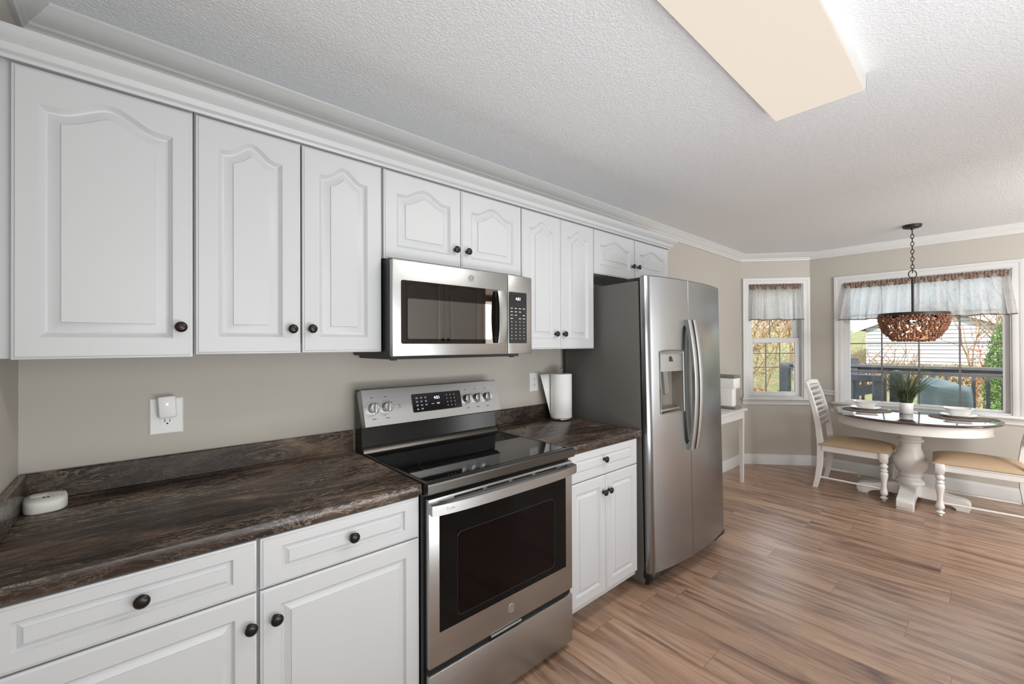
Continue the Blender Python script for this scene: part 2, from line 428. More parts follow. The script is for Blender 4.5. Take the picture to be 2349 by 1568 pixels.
# ------------------------------------------------------------------ windows
def casing_mesh(x0, x1, z0, z1, wd):
    """mitred casing on three sides, local wall frame (room at -y)"""
    prof = [(0, 0), (0, 0.012), (0.25, 0.018), (0.55, 0.016), (0.7, 0.022), (1, 0.022), (1, 0)]
    m = MB(); rings = []
    pts = [(x0, z0, -1, 0), (x0, z1, -1, 1), (x1, z1, 1, 1), (x1, z0, 1, 0)]
    V = []; k = len(prof)
    for (x, z, sx, sz) in pts:
        for t, d in prof: V.append((x+sx*t*wd, -d, z+sz*t*wd))
    F = []
    for i in range(3):
        for j in range(k-1): F.append((i*k+j, (i+1)*k+j, (i+1)*k+j+1, i*k+j+1))
    F += [tuple(range(k)), tuple(3*k+j for j in range(k))]
    return m.add(V, F)
def sash(x0, x1, z0, z1, st, y, d=0.035, rail_top=None, rail_bot=None):
    rt = rail_top or st; rb = rail_bot or st; m = MB()
    m.box(x0, y, z0, x0+st, y+d, z1, 0.003, 1); m.box(x1-st, y, z0, x1, y+d, z1, 0.003, 1)
    m.box(x0+st, y, z0, x1-st, y+d, z0+rb, 0.003, 1); m.box(x0+st, y, z1-rt, x1-st, y+d, z1, 0.003, 1)
    return m
MUNT = mat('grey_muntin', srgb(112, 106, 108), 0.5)
def window(name, loc, ang, o, wd, stool):
    r = sroot(name, loc, ang)
    casing_mesh(o['x0'], o['x1'], o['z0']-0.0, o['z1'], wd).build('window_casing', TRIM, r)
    j = MB()
    j.box(o['x0']-0.001, 0.0, o['z0'], o['x0']+0.012, T, o['z1']); j.box(o['x1']-0.012, 0, o['z0'], o['x1']+0.001, T, o['z1'])
    j.box(o['x0']+0.0121, 0.0002, o['z1']-0.012, o['x1']-0.0121, T, o['z1']+0.001); j.box(o['x0']+0.0121, 0.0002, o['z0']-0.001, o['x1']-0.0121, T, o['z0']+0.012)
    j.build('window_jamb', TRIM, r)
    s = MB(); zs = o['z0']-0.004
    s.box(stool[0], -0.055, zs-0.022, stool[1], 0.03, zs+0.004, 0.006, 2); s.build('window_sill', TRIM, r)
    a = MB(); pr = [(0, zs-0.022), (-0.020, zs-0.022), (-0.018, zs-0.038), (-0.012, zs-0.058), (-0.016, zs-0.070), (-0.014, zs-0.078), (0, zs-0.078)]
    a.prism(pr, stool[0]+0.012, stool[1]-0.012, 'x'); a.build('window_apron', TRIM, r)
    return r
w1 = window('window_1', (A.x, A.y, 0), SM_ANG, SW, 0.068, (0.004, 0.752))
ls = sash(0.104, 0.670, 0.787, 1.466, 0.055, 0.045, 0.032, 0.058, 0.050).build('lower_sash', TRIM, w1)
us = sash(0.104, 0.670, 1.410, 2.078, 0.055, 0.080, 0.032, 0.050, 0.058).build('upper_sash', TRIM, w1)
MB().box(0.157, 0.058, 0.835, 0.617, 0.062, 1.410).build('pane', GLASS, ls)
MB().box(0.157, 0.094, 1.466, 0.617, 0.098, 2.03).build('pane', GLASS, us)
m = MB()
for x in (0.302, 0.456): m.box(x-0.006, 0.0565, 0.835, x+0.006, 0.0575, 1.410)
for z in (1.122, 1.285): m.box(0.157, 0.0563, z-0.005, 0.617, 0.0577, z+0.005)
m.build('muntins', MUNT, ls)
m = MB()
m.box(0.362-0.006, 0.0925, 1.466, 0.362+0.006, 0.0935, 2.03); m.box(0.157, 0.0923, 1.72, 0.617, 0.0937, 1.73)
m.build('muntins', MUNT, us)
w2 = window('window_2', (B.x, B.y, 0), -PI/2, BW, 0.070, (0.205, 1.612))
fs = sash(0.312, 1.500, 0.767, 2.048, 0.046, 0.045, 0.04, 0.04, 0.02).build('fixed_sash', TRIM, w2)
MB().box(0.356, 0.060, 0.785, 1.456, 0.064, 2.010).build('pane', GLASS, fs)
m = MB()
for x in (0.622, 0.905, 1.188): m.box(x-0.007, 0.0585, 0.785, x+0.007, 0.0595, 2.010)
for z in (1.092, 1.396, 1.700): m.box(0.356, 0.0583, z-0.006, 1.456, 0.0597, z+0.006)
m.build('muntins', MUNT, fs)

# ------------------------------------------------------------------ cabinet doors
def arch_top(x, x0, x1, zs, h):
    t = (x-x0)/(x1-x0)
    t = min(1, max(0, t))
    e = 0.10
    tt = min(1, max(0, (t-e)/(1-2*e)))
    return zs + h*(0.5-0.5*math.cos(2*PI*tt))
def front_panel(wd, ht, mx, mzb, mzt, arch, th=0.019, n=28, prof=None, name='door'):
    """raised-panel front: local x 0..wd, z 0..ht, back at y=0, face at y=-th. mzt: top margin to the arch shoulder"""
    px0, px1, pz0 = mx, wd-mx, mzb; zs = ht-mzt
    prof = prof or [(0.0, 0.0), (0.0025, 0.0026), (0.011, 0.0105), (0.0155, 0.0120), (0.020, 0.0116), (0.035, 0.0052), (0.040, 0.0040), (0.0408, 0.0003)]
    lim = 0.42*min(px1-px0, zs-pz0)
    if prof[-1][0] > lim: k = lim/prof[-1][0]; prof = [(a*k, b) for a, b in prof]
    def top(x, d):
        best = 1e9
        for i in range(-14, 15):
            q = d*i/14
            if d == 0 and i: break
            xx = min(px1, max(px0, x+q))
            best = min(best, arch_top(xx, px0, px1, zs, arch)-math.sqrt(max(0, d*d-(xx-x)**2)))
        return arch_top(x, px0, px1, zs, arch) if d == 0 else min(best, zs+arch-d)
    def loop(d, dep):
        L = [(px0+d, -th+dep, pz0+d), (px1-d, -th+dep, pz0+d)]
        for i in range(n+1):
            x = px1-d-(px1-px0-2*d)*i/n
            L.append((x, -th+dep, top(x, d)))
        return L
    def rect(ins, dep):
        L = [(ins, -th+dep, ins), (wd-ins, -th+dep, ins)]
        for i in range(n+1): L.append((wd-ins-(wd-2*ins)*i/n, -th+dep, ht-ins))
        return L
    loops = [rect(0, th), rect(0, 0.005), rect(0.001, 0.0035), rect(0.006, 0.0022), rect(0.0075, 0.0)] + [loop(d, p) for d, p in prof]
    V = [p for l in loops for p in l]; k = n+3; F = []
    for j in range(len(loops)-1):
        for i in range(k): F.append((j*k+i, j*k+(i+1) % k, (j+1)*k+(i+1) % k, (j+1)*k+i))
    F.append(tuple(range(k-1, -1, -1)))
    lb = (len(loops)-1)*k
    # panel face as a fan strip between the bottom edge and the arch, then the field
    F.append(tuple(lb+i for i in range(k)))
    mb = MB(); mb.add(V, F); return mb
def knob(parent, x, y, z, m=BRONZE, s=1.0):
    p = [(0.0075, 0), (0.0085, 0.002), (0.0055, 0.005), (0.005, 0.012), (0.008, 0.015), (0.0145, 0.018), (0.0160, 0.021), (0.0150, 0.0245), (0.010, 0.0275), (0.004, 0.0288), (0.0, 0.029)]
    return MB().lathe([(a*s, b*s) for a, b in p], 20, (0, 0, 0), '-y').build('knob', m, parent, (x, y, z), angle=50)
def door(parent, name, x0, x1, z0, z1, yb, mx, mzb, mzt, arch, kn=None, m=WHITE, th=0.019, prof=None, km=BRONZE):
    o = front_panel(x1-x0, z1-z0, mx, mzb, mzt, arch, th, prof=prof).build(name, m, parent, (x0, yb, z0), angle=22)
    if kn: knob(o, kn[0]-x0, -th+0.0005, kn[1]-z0, km)
    return o
UY = -0.308; UTOP = 2.120
def upper(name, label, x0, x1, z0, doors):
    r = thing(name, label, 'cabinet', (x0, 0, z0))
    b = MB(); W = x1-x0; Ht = UTOP+0.05-z0
    b.box(0.0005, -0.288, 0.0, W-0.0005, -0.003, Ht)                                # carcass
    b.box(0.0005, UY+0.001, 0, 0.035, -0.286, Ht); b.box(W-0.035, UY+0.001, 0, W-0.0005, -0.286, Ht)   # face frame
    b.box(0.035, UY+0.001, 0, W-0.035, -0.286, 0.035); b.box(0.035, UY+0.001, Ht-0.06, W-0.035, -0.286, Ht)
    b.build('cabinet_box', WHITE, r)
    for (dx0, dx1, dz0, mx, mzb, mzt, arch, kn) in doors:
        door(r, 'door', dx0-x0, dx1-x0, dz0-z0, 2.115-z0, UY, mx, mzb, mzt, arch, (kn[0]-x0, kn[1]-z0) if kn else None)
    return r
upper('wall_cabinet', 'wide single-door white wall cabinet with arched panel at the left corner', XL+0.002, -0.6125, 1.366,
      [(-0.982, -0.616, 1.363, 0.047, 0.058, 0.089, 0.043, (-0.645, 1.454))])
upper('wall_cabinet', 'tall white two-door wall cabinet between the corner cabinet and the microwave', -0.6115, -0.001, 1.370,
      [(-0.608, -0.3075, 1.370, 0.058, 0.056, 0.089, 0.043, (-0.337, 1.455)), (-0.302, -0.006, 1.372, 0.058, 0.056, 0.089, 0.043, (-0.273, 1.457))])
upper('wall_cabinet', 'short white two-door wall cabinet directly above the microwave', 0.000, 0.762, 1.752,
      [(0.004, 0.3795, 1.750, 0.056, 0.054, 0.089, 0.040, (0.347, 1.832)), (0.3825, 0.7595, 1.750, 0.056, 0.054, 0.089, 0.040, (0.413, 1.832))])
upper('wall_cabinet', 'tall white two-door wall cabinet between microwave and fridge', 0.763, 1.371, 1.372,
      [(0.766, 1.0665, 1.372, 0.056, 0.056, 0.089, 0.043, (1.017, 1.457)), (1.0695, 1.369, 1.372, 0.056, 0.056, 0.089, 0.043, (1.086, 1.457))])
upper('wall_cabinet', 'short white two-door wall cabinet high above the fridge', 1.372, 2.286, 1.842,
      [(1.376, 1.822, 1.839, 0.057, 0.056, 0.089, 0.038, (1.788, 1.928)), (1.830, 2.276, 1.839, 0.057, 0.056, 0.089, 0.038, (1.855, 1.930))])
# crown on top of the cabinets: path runs right-to-left... room side is -y, return at the right end
kp = [(0.0, 2.120), (0.004, 2.120), (0.008, 2.128), (0.018, 2.134), (0.022, 2.142), (0.024, 2.150), (0.034, 2.158), (0.046, 2.166), (0.050, 2.172), (0.050, 2.184), (0.0, 2.184)]
cm_ = MB().sweep([(-d, z) for d, z in kp], [(XL+0.002, UY-0.019), (2.287, UY-0.019), (2.287, -0.003)])
cm_.box(XL+0.002, UY-0.0185, 2.172, 2.2865, -0.003, 2.182)
tag(cm_.build('cabinet_crown', WHITE, angle=25), 'white stepped crown moulding running along the top of the wall cabinets', 'moulding')

# ------------------------------------------------------------------ base cabinets and counters
BY = -0.621; BT = 0.875
def base(name, label, x0, x1, drawer, doors):
    r = thing(name, label, 'cabinet', (x0, 0, 0)); W = x1-x0
    b = MB(); b.box(0, BY+0.012, 0.105, W, -0.003, BT); b.box(0, BY+0.001, 0.105, W, BY+0.014, BT); b.box(0.0, -0.500, 0, W, -0.003, 0.107)
    b.build('cabinet_box', WHITE, r)
    dx0, dx1, kx, kz = drawer
    d = front_panel(dx1-dx0, 0.138, 0.054, 0.037, 0.034, 0.0, 0.019, 4, prof=[(0.0, 0.0), (0.0015, 0.003), (0.005, 0.0075), (0.007, 0.0078), (0.017, 0.0020), (0.0174, 0.0003)]).build('drawer', WHITE, r, (dx0-x0, BY, 0.7320), angle=22)
    knob(d, kx-dx0+0.010, -0.0185, kz-0.732, KNOBB)
    for a0, a1, k in doors:
        door(r, 'door', a0-x0, a1-x0, 0.1335, 0.7275, BY, 0.050, 0.050, 0.052, 0.0, (k[0]-x0+0.010, k[1]), prof=[(0.0, 0.0), (0.002, 0.003), (0.007, 0.0095), (0.010, 0.0100), (0.024, 0.0035), (0.027, 0.0026), (0.0275, 0.0003)], km=KNOBB)
    return r
base('base_cabinet', 'white base cabinet with one drawer in the left corner under the counter', XL+0.002, -0.4985, (-0.990, -0.5015, -0.746, 0.808), [(-0.990, -0.5015, (-0.528, 0.645))])
base('base_cabinet', 'white base cabinet with one drawer and one door left of the range', -0.4975, -0.004, (-0.494, -0.0125, -0.254, 0.805), [(-0.494, -0.0125, (-0.467, 0.645))])
base('base_cabinet', 'narrow white base cabinet with one drawer and two doors between range and fridge', 0.767, 1.352, (0.771, 1.347, 1.030, 0.812), [(0.771, 1.0575, (1.022, 0.645)), (1.0605, 1.347, (1.068, 0.647))])
def counter(name, label, x0, x1, side=False):
    r = thing(name, label, 'countertop', (x0, 0, 0.876))
    W = x1-x0; yf = -0.644
    top = [(-0.003, 0.0), (yf+0.004, 0.0), (yf+0.001, 0.001), (yf, 0.004), (yf, 0.0335), (yf+0.0012, 0.0365), (yf+0.0045, 0.038), (-0.030, 0.038), (-0.024, 0.040), (-0.0205, 0.0455), (-0.003, 0.0455)]
    MB().prism(top, 0, W, 'x').build('worktop', COUNTER, r, angle=40)
    MB().box(0, -0.020, 0.0455, W, -0.003, 0.134, 0.003, 1).build('backsplash', COUNTER, r)
    if side: MB().box(0, yf+0.005, 0.0385, 0.018, -0.0205, 0.134, 0.003, 1).build('side_splash', COUNTER, r)
    return r
counter('countertop', 'long dark brown veined countertop left of the range', XL+0.002, -0.004, True)
counter('countertop', 'short dark brown veined countertop between range and fridge', 0.767, 1.393)

# ------------------------------------------------------------------ range
def rounded_rect(x0, z0, x1, z1, r, n=5):
    P = []
    for cx, cz, a0 in ((x1-r, z0+r, -PI/2), (x1-r, z1-r, 0), (x0+r, z1-r, PI/2), (x0+r, z0+r, PI)):
        for i in range(n+1):
            a = a0+PI/2*i/n; P.append((cx+r*math.cos(a), cz+r*math.sin(a)))
    return P
def plate(x0, z0, x1, z1, y0, y1, r, mb=None):
    mb = mb or MB(); return mb.prism(rounded_rect(x0, z0, x1, z1, r), y0, y1, 'y')
RX = 0.0
rg = thing('kitchen_range', 'stainless steel electric range with black glass cooktop', 'stove', (RX, 0, 0))
b = MB(); b.box(0.004, -0.640, 0.035, 0.758, -0.035, 0.880); b.box(0.0, -0.645, 0.030, 0.758, -0.60, 0.875)
for x in (0.05, 0.71):
    for y in (-0.56, -0.12): b.lathe([(0.018, 0), (0.018, 0.036)], 12, (x, y, 0))
b.build('body', BLKMET, rg)
# cooktop frame with sloped front
ct = MB()
ct.prism([(-0.08, 0.880), (-0.678, 0.880), (-0.682, 0.884), (-0.682, 0.9125), (-0.679, 0.9165), (-0.674, 0.9185), (-0.655, 0.9185), (-0.640, 0.916), (-0.08, 0.916)], -0.0015, 0.7625, 'x')
ct.box(-0.0015, -0.655, 0.912, 0.014, -0.10, 0.9185, 0.002, 1); ct.box(0.747, -0.655, 0.912, 0.7625, -0.10, 0.9185, 0.002, 1)
ct.build('cooktop_frame', DSTEEL, rg)
gl = MB().prism(rounded_rect(0.016, -0.640, 0.745, -0.112, 0.03), 0.9150, 0.9176, 'z').build('cooktop_glass', BLACKG, rg)
RING = mat('burner_ring_print', (0.10, 0.10, 0.105), 0.15)
m = MB()
for cx, cy, r in ((0.20, -0.49, 0.115), (0.56, -0.49, 0.09), (0.20, -0.24, 0.085), (0.56, -0.24, 0.115), (0.38, -0.20, 0.055), (0.56, -0.49, 0.062)):
    V = []; F = []; n = 48
    for i in range(n):
        a = 2*PI*i/n; V += [((r-0.0011)*math.cos(a)+cx, (r-0.0011)*math.sin(a)+cy, 0.91775), (r*math.cos(a)+cx, r*math.sin(a)+cy, 0.91775)]
    for i in range(n): F.append((2*i, 2*i+1, 2*((i+1) % n)+1, 2*((i+1) % n)))
    m.add(V, F)
m.build('burner_rings', RING, gl)
# backguard
bk = MB()
bk.prism([(-0.035, 0.90), (-0.118, 0.90), (-0.108, 0.935), (-0.100, 1.045), (-0.072, 1.195), (-0.035, 1.195)], 0.0, 0.760, 'x')
bk.build('backguard', BLKMET, rg)
gh = MB(); gh.prism([(-0.085, 0.9180), (-0.128, 0.9180), (-0.122, 0.930), (-0.112, 0.940), (-0.100, 0.950), (-0.085, 0.950)], 0.001, 0.759, 'x'); gh.build('rear_trim', DSTEEL, rg)
# sloped steel control panel: from (y=-0.152,z=1.038) to (y=-0.100,z=1.200)
PB = Vector((0, -0.150, 1.038)); PTp = Vector((0, -0.100, 1.200)); pl = (PTp-PB).length; tilt = math.atan2(PTp.y-PB.y, PTp.z-PB.z)
pm = MB()
pm.prism([(0.0, 0.0), (0.0, pl-0.004), (0.004, pl), (0.052, pl-0.006), (0.040, 0.0)], -0.001, 0.762, 'x')
pan = pm.build('control_panel', STEEL, rg, (0, PB.y, PB.z), (-tilt, 0, 0))
plate(0.236, 0.040, 0.514, 0.128, -0.0025, 0.001, 0.006).build('display_glass', BLACKG, pan)
text_mesh('4:51', 0.020, 'clock_digits', LEDM, pan, (0.372, -0.0028, 0.102), (PI/2, 0, 0))
rnd = random.Random(3); kp_ = MB()
for i in range(3):
    for j in range(4):
        if j == 3 and i == 2: continue
        x = 0.262+0.024*i; z = 0.108-0.018*j
        for l in range(2): kp_.box(x-0.006, -0.0029, z-0.0035+0.004*l, x+0.006-rnd.random()*0.004, -0.0024, z-0.0015+0.004*l)
kp_.build('function_key_print', INK, pan)
kp_ = MB()
for i in range(3):
    for j in range(4):
        x = 0.430+0.022*i; z = 0.110-0.0175*j
        kp_.box(x-0.0016, -0.0029, z-0.0025, x+0.0016, -0.0024, z+0.0025)
kp_.build('number_key_print', INK, pan)
kp_ = MB(); kp_.box(0.338, -0.0029, 0.072, 0.352, -0.0024, 0.075); kp_.box(0.368, -0.0029, 0.070, 0.384, -0.0024, 0.077)
kp_.build('start_key_print', INK, pan)
for x in (0.043, 0.107, 0.549, 0.614, 0.680):
    pr = MB()
    for k in range(7):
        a = PI*0.12+PI*0.76*k/6; pr.box(x+0.036*math.cos(a)-0.0014, -0.0006, 0.078+0.033*math.sin(a)-0.0012, x+0.036*math.cos(a)+0.0014, 0.0, 0.078+0.033*math.sin(a)+0.0012)
    pr.box(x-0.005, -0.0006, 0.126, x-0.001, 0, 0.132); pr.box(x+0.001, -0.0006, 0.127, x+0.006, 0, 0.129)
    pr.build('knob_scale_print', DINK, pan)
    MB().box(x-0.010, -0.0006, 0.030, x+0.010, 0, 0.033).build('knob_label_print', DINK, pan)
pr = MB(); pr.box(0.168, -0.0006, 0.082, 0.173, 0, 0.087); pr.box(0.165, -0.0006, 0.073, 0.176, 0, 0.075)
pr.build('burner_indicator_print', DINK, pan)
for x in (0.043, 0.107, 0.549, 0.614, 0.680):
    k = MB().lathe([(0.025, 0), (0.025, 0.006), (0.0235, 0.010), (0.0215, 0.024), (0.0195, 0.026), (0, 0.026)], 28, (0, 0, 0), '-y').build('burner_knob', CHROME, pan, (x, 0.0, 0.078))
    MB().box(-0.0055, -0.040, -0.022, 0.0055, -0.020, 0.022, 0.004, 2).build('knob_grip', STEEL, k, (0, 0, 0), (0, 0.12, 0))
# oven door
OD = -0.672
od = MB(); od.box(0.006, OD, 0.275, 0.756, -0.646, 0.862, 0.004, 2); odo = od.build('oven_door', STEEL, rg)
gw = MB(); gw.box(0.048, OD-0.0015, 0.388, 0.712, OD+0.002, 0.800, 0.002, 1); gwo = gw.build('oven_window_glass', OVENG, odo)
OVIN = mat('oven_window_inner', (0.005, 0.003, 0.003), 0.08, 0, 0.12)
iw = plate(0.125, 0.420, 0.632, 0.715, OD-0.0019, OD-0.0005, 0.02).build('inner_window', OVIN, gwo)
fr = MB(); P0 = rounded_rect(0.122, 0.417, 0.635, 0.718, 0.022); fr.tube([(p[0], OD-0.0016, p[1]) for p in P0], 0.0012, 6, True); fr.build('window_outline', mat('window_edge', (0.013, 0.013, 0.013), 0.3), gwo)
vs = MB()
for x0, x1 in ((0.11, 0.24), (0.26, 0.37), (0.39, 0.50), (0.52, 0.65)): vs.box(x0, OD-0.001, 0.846, x1, OD+0.004, 0.853)
vs.build('vent_slots', DARK, odo)
# curved bar handle
hb = MB(); n = 24; V = []; F = []
for i in range(n+1):
    t = i/n; x = 0.004+0.752*t; bow = 0.022*(1-(2*t-1)**4)
    y0 = OD-0.028-bow; yb_ = OD-0.014-bow if 0.05 < t < 0.95 else OD+0.001
    zc = 0.832
    V += [(x, y0, zc-0.020), (x, y0, zc+0.016), (x, yb_, zc+0.020), (x, yb_, zc-0.016)]
for i in range(n):
    for j in range(4): F.append((i*4+j, i*4+(j+1) % 4, (i+1)*4+(j+1) % 4, (i+1)*4+j))
F += [(0, 1, 2, 3), tuple(n*4+j for j in (3, 2, 1, 0))]
hb.add(V, F); hb.build('door_handle', STEEL, odo)
def badge(parent, x, y, z, r):
    bd = MB().lathe([(r, 0), (r, 0.0012), (r*0.88, 0.0018), (r*0.86, 0.0009), (0, 0.0009)], 32, (0, 0, 0), '-y').build('round_badge', BADGE, parent, (x, y, z))
    sw = MB()
    for k in range(3):
        pts = [(r*0.52*math.cos(a+k*2*PI/3)+r*0.12*math.cos(k*2.1), -0.0016, r*0.52*math.sin(a+k*2*PI/3)) for a in [i*PI/10 for i in range(8)]]
        sw.tube(pts, r*0.035, 5)
    sw.build('badge_script', GREYP, bd)
badge(odo, 0.381, OD, 0.338, 0.0185)
dr = MB(); dr.box(0.006, OD, 0.035, 0.756, -0.646, 0.252, 0.004, 2); dro = dr.build('storage_drawer', STEEL, rg)
MB().box(0.275, OD-0.006, 0.266, 0.435, OD+0.02, 0.274, 0.002, 1).build('drawer_pull', STEEL, odo)
MB().box(0.006, -0.655, 0.250, 0.756, -0.645, 0.277).build('drawer_gap', DARK, rg)
text_mesh('Profile', 0.013, 'handle_lettering', PLASTIC, odo, (0.072, OD-0.0410, 0.831), (PI/2, 0, -0.125), 0.0006)

# ------------------------------------------------------------------ microwave
MWY = -0.385
mw = thing('microwave', 'stainless steel over-the-range microwave with black glass window', 'microwave', (0, 0, 0))
b = MB(); b.box(0.004, MWY+0.012, 1.352, 0.758, -0.003, 1.744); b.box(0.03, MWY+0.05, 1.338, 0.73, -0.01, 1.354)
for x in (0.05, 0.70): b.box(x-0.01, MWY+0.06, 1.333, x+0.01, MWY+0.08, 1.34)
b.build('case', BLACKP, mw)
YF = -0.405
d = MB(); d.box(0.003, YF, 1.352, 0.5985, MWY+0.010, 1.737, 0.004, 2); dd = d.build('door', STEEL, mw)
MWG = mat('tinted_microwave_glass', (0.10, 0.085, 0.072), 0.02, 1.0)
MWI = mat('perforated_window_screen', (0.36, 0.33, 0.30), 0.03, 1.0)
g = plate(0.039, 1.402, 0.545, 1.657, YF-0.0016, YF+0.002, 0.008).build('window_glass', MWG, dd)
plate(0.068, 1.422, 0.50, 1.585, YF-0.0019, YF+0.001, 0.008).build('window_screen', MWI, g)
# handle: dark inside face and a steel front, slightly bowed
h = MB(); n = 16; V = []; F = []
for i in range(n+1):
    t = i/n; z = 1.405+0.245*t; bow = 0.014*(1-(2*t-1)**2)
    V += [(0.520, YF-0.020-bow, z), (0.555, YF-0.026-bow, z), (0.572, YF-0.018-bow, z), (0.566, YF-0.010-bow, z), (0.528, YF-0.010-bow, z)]
for i in range(n):
    for j in range(5): F.append((i*5+j, i*5+(j+1) % 5, (i+1)*5+(j+1) % 5, (i+1)*5+j))
F += [(4, 3, 2, 1, 0), tuple(n*5+j for j in range(5))]
h.add(V, F); hh = h.build('door_handle', STEEL, dd)
s = MB(); s.box(0.512, YF-0.014, 1.405, 0.560, YF+0.001, 1.435, 0.004, 1); s.box(0.512, YF-0.014, 1.620, 0.560, YF+0.001, 1.650, 0.004, 1); s.box(0.516, YF-0.013, 1.43, 0.524, YF-0.002, 1.63)
s.build('handle_standoffs', BLACKP, hh)
badge(dd, 0.380, YF, 1.697, 0.0165)
p = MB(); p.box(0.6005, YF, 1.352, 0.7595, MWY+0.010, 1.737, 0.004, 2); pp = p.build('control_panel', STEEL, mw)
kg = plate(0.605, 1.404, 0.722, 1.655, YF-0.0015, YF+0.002, 0.004).build('keypad_glass', BLACKG, pp)
text_mesh('4:51', 0.020, 'clock_digits', LEDM, pp, (0.665, YF-0.0018, 1.622), (PI/2, 0, 0))
def mwkeys(name, rows):
    kk = MB()
    for j in rows:
        for i in range(4):
            x = 0.622+0.027*i; z = 1.575-0.0165*j
            wd = 0.007 if j < 4 else 0.0026
            if (i+j) % 5 == 4 and j < 4: continue
            kk.box(x-wd, YF-0.0019, z-0.0018, x+wd, YF-0.0014, z+0.0018)
    kk.build(name, INK, kg)
mwkeys('cooking_key_print', range(0, 4)); mwkeys('number_key_print', range(4, 8)); mwkeys('timer_key_print', range(8, 10))

# ------------------------------------------------------------------ refrigerator
FX0, FX1 = 1.410, 2.335; FW = FX1-FX0
fg = thing('refrigerator', 'tall stainless side-by-side refrigerator with water dispenser and dark grey case', 'refrigerator', (FX0, -0.07, 0), (math.radians(-1.0), 0, math.radians(-1.1)))
# local y: front of case at -0.575, doors to about -0.67
b = MB(); b.box(0.002, -0.575, 0.030, FW-0.002, 0.0, 1.752, 0.004, 2); b.build('case', CASE, fg)
b = MB(); b.box(0.012, -0.588, 0.06, FW-0.012, -0.574, 1.74); b.build('door_gasket', DARK, fg)
gr = MB(); gr.box(0.02, -0.600, 0.035, FW-0.02, -0.560, 0.095)
gr.build('base_grille', BLACKP, fg)
for x in (0.045, FW-0.045):
    MB().lathe([(0.018, -0.016), (0.020, -0.012), (0.020, 0.012), (0.018, 0.016)], 16, (0, 0, 0), 'x').build('roller', BLACKP, fg, (x, -0.575, 0.032))
    MB().box(x-0.045, -0.630, 0.060, x+0.045, -0.570, 0.100, 0.010, 2).build('hinge_cover', BLACKP, fg)
for x in (0.06, FW-0.06): MB().box(x-0.05, -0.60, 1.752, x+0.05, -0.50, 1.772, 0.005, 2).build('top_hinge_cover', BLACKP, fg)
for x in (0.08, FW-0.08): MB().lathe([(0.02, 0), (0.02, 0.035)], 12, (x, -0.08, 0.0)).build('rear_foot', BLACKP, fg)
SEAM = 0.388
def yfront(x):
    t = (x-FW*0.5)/(FW*0.5); c = 1-abs(t)**2.2
    e = min(x, FW-x)
    r = 0.0
    if e < 0.03: r = 0.018*(1-math.sqrt(max(0, 1-(1-e/0.03)**2)))
    return -(0.628+0.046*c)+r
DZ0, DZ1 = 0.098, 1.778
def fdoor(name, x0, x1, hole=None):
    m = MB(); n = 22
    xs = [x0+(x1-x0)*(0.5-0.5*math.cos(PI*i/n)) for i in range(n+1)]
    zs = [DZ0, DZ0+0.006, DZ1-0.006, DZ1]
    if hole:
        for hx in hole[:2]:
            i = min(range(1, n), key=lambda k: abs(xs[k]-hx)); xs[i] = hx
        zs = [DZ0, DZ0+0.006, hole[2], hole[3], DZ1-0.006, DZ1]
    V = []; F = []
    eps = lambda x: 0.0
    for z in zs:
        ins = 0.004 if z in (DZ0, DZ1) else 0.0
        for x in xs: V.append((x, yfront(x)+ins+(0.005 if (abs(x-x0) < 1e-6 or abs(x-x1) < 1e-6) else 0), z))
    k = n+1
    for j in range(len(zs)-1):
        for i in range(n):
            if hole and abs(zs[j]-hole[2]) < 1e-6 and hole[0]-1e-6 <= xs[i] and xs[i+1] <= hole[1]+1e-6: continue
            F.append((j*k+i, j*k+i+1, (j+1)*k+i+1, (j+1)*k+i))
    # back and rim
    bi = len(V); yb_ = -0.590
    V += [(x0, yb_, DZ0), (x1, yb_, DZ0), (x1, yb_, DZ1), (x0, yb_, DZ1)]
    F.append((bi, bi+3, bi+2, bi+1))
    top = len(zs)-1
    F.append(tuple([bi, bi+1]+[i for i in range(n, -1, -1)])); F.append(tuple([bi+2, bi+3]+[top*k+i for i in range(n+1)]))
    F.append(tuple([bi+3, bi]+[j*k for j in range(len(zs))])); F.append(tuple([bi+1, bi+2]+[j*k+n for j in range(len(zs)-1, -1, -1)]))
    m.add(V, F); return m.build(name, STEELF, fg, angle=30)
HX = (0.098, 0.318, 0.984, 1.344)
fl = fdoor('freezer_door', 0.0, SEAM-0.002, HX)
frd = fdoor('fridge_door', SEAM+0.002, FW)
# dispenser: recess box, upper panel, tray, frame, paddle
DISP = mat('dispenser_grey', srgb(150, 144, 136), 0.3, 0.6)
yd = yfront(0.19)
rc = MB(); x0, x1, z0, z1 = HX
yb_ = -0.600
rc.add([(x0, yfront(x0), z0), (x1, yfront(x1), z0), (x1, yfront(x1), z1), (x0, yfront(x0), z1), (x0+0.01, yb_, z0+0.03), (x1-0.01, yb_, z0+0.03), (x1-0.01, yb_, z1-0.01), (x0+0.01, yb_, z1-0.01)],
       [(4, 5, 6, 7), (0, 1, 5, 4), (1, 2, 6, 5), (2, 3, 7, 6), (3, 0, 4, 7)])
ds = rc.build('dispenser', DISP, fl, fix=False)
fr = MB(); fr.tube([(x0+(x1-x0)*t, yfront(x0+(x1-x0)*t)-0.003, z0) for t in [i/8 for i in range(9)]]+[(x1, yfront(x1)-0.002, z0+(z1-z0)*t) for t in (0.3, 0.6, 1)]+[(x0+(x1-x0)*t, yfront(x0+(x1-x0)*t)-0.003, z1+0.008*math.sin(PI*t)) for t in [1-i/8 for i in range(9)]]+[(x0, yfront(x0)-0.002, z1-(z1-z0)*t) for t in (0.3, 0.6)], 0.0035, 8, True)
fr.build('dispenser_frame', STEEL, ds)
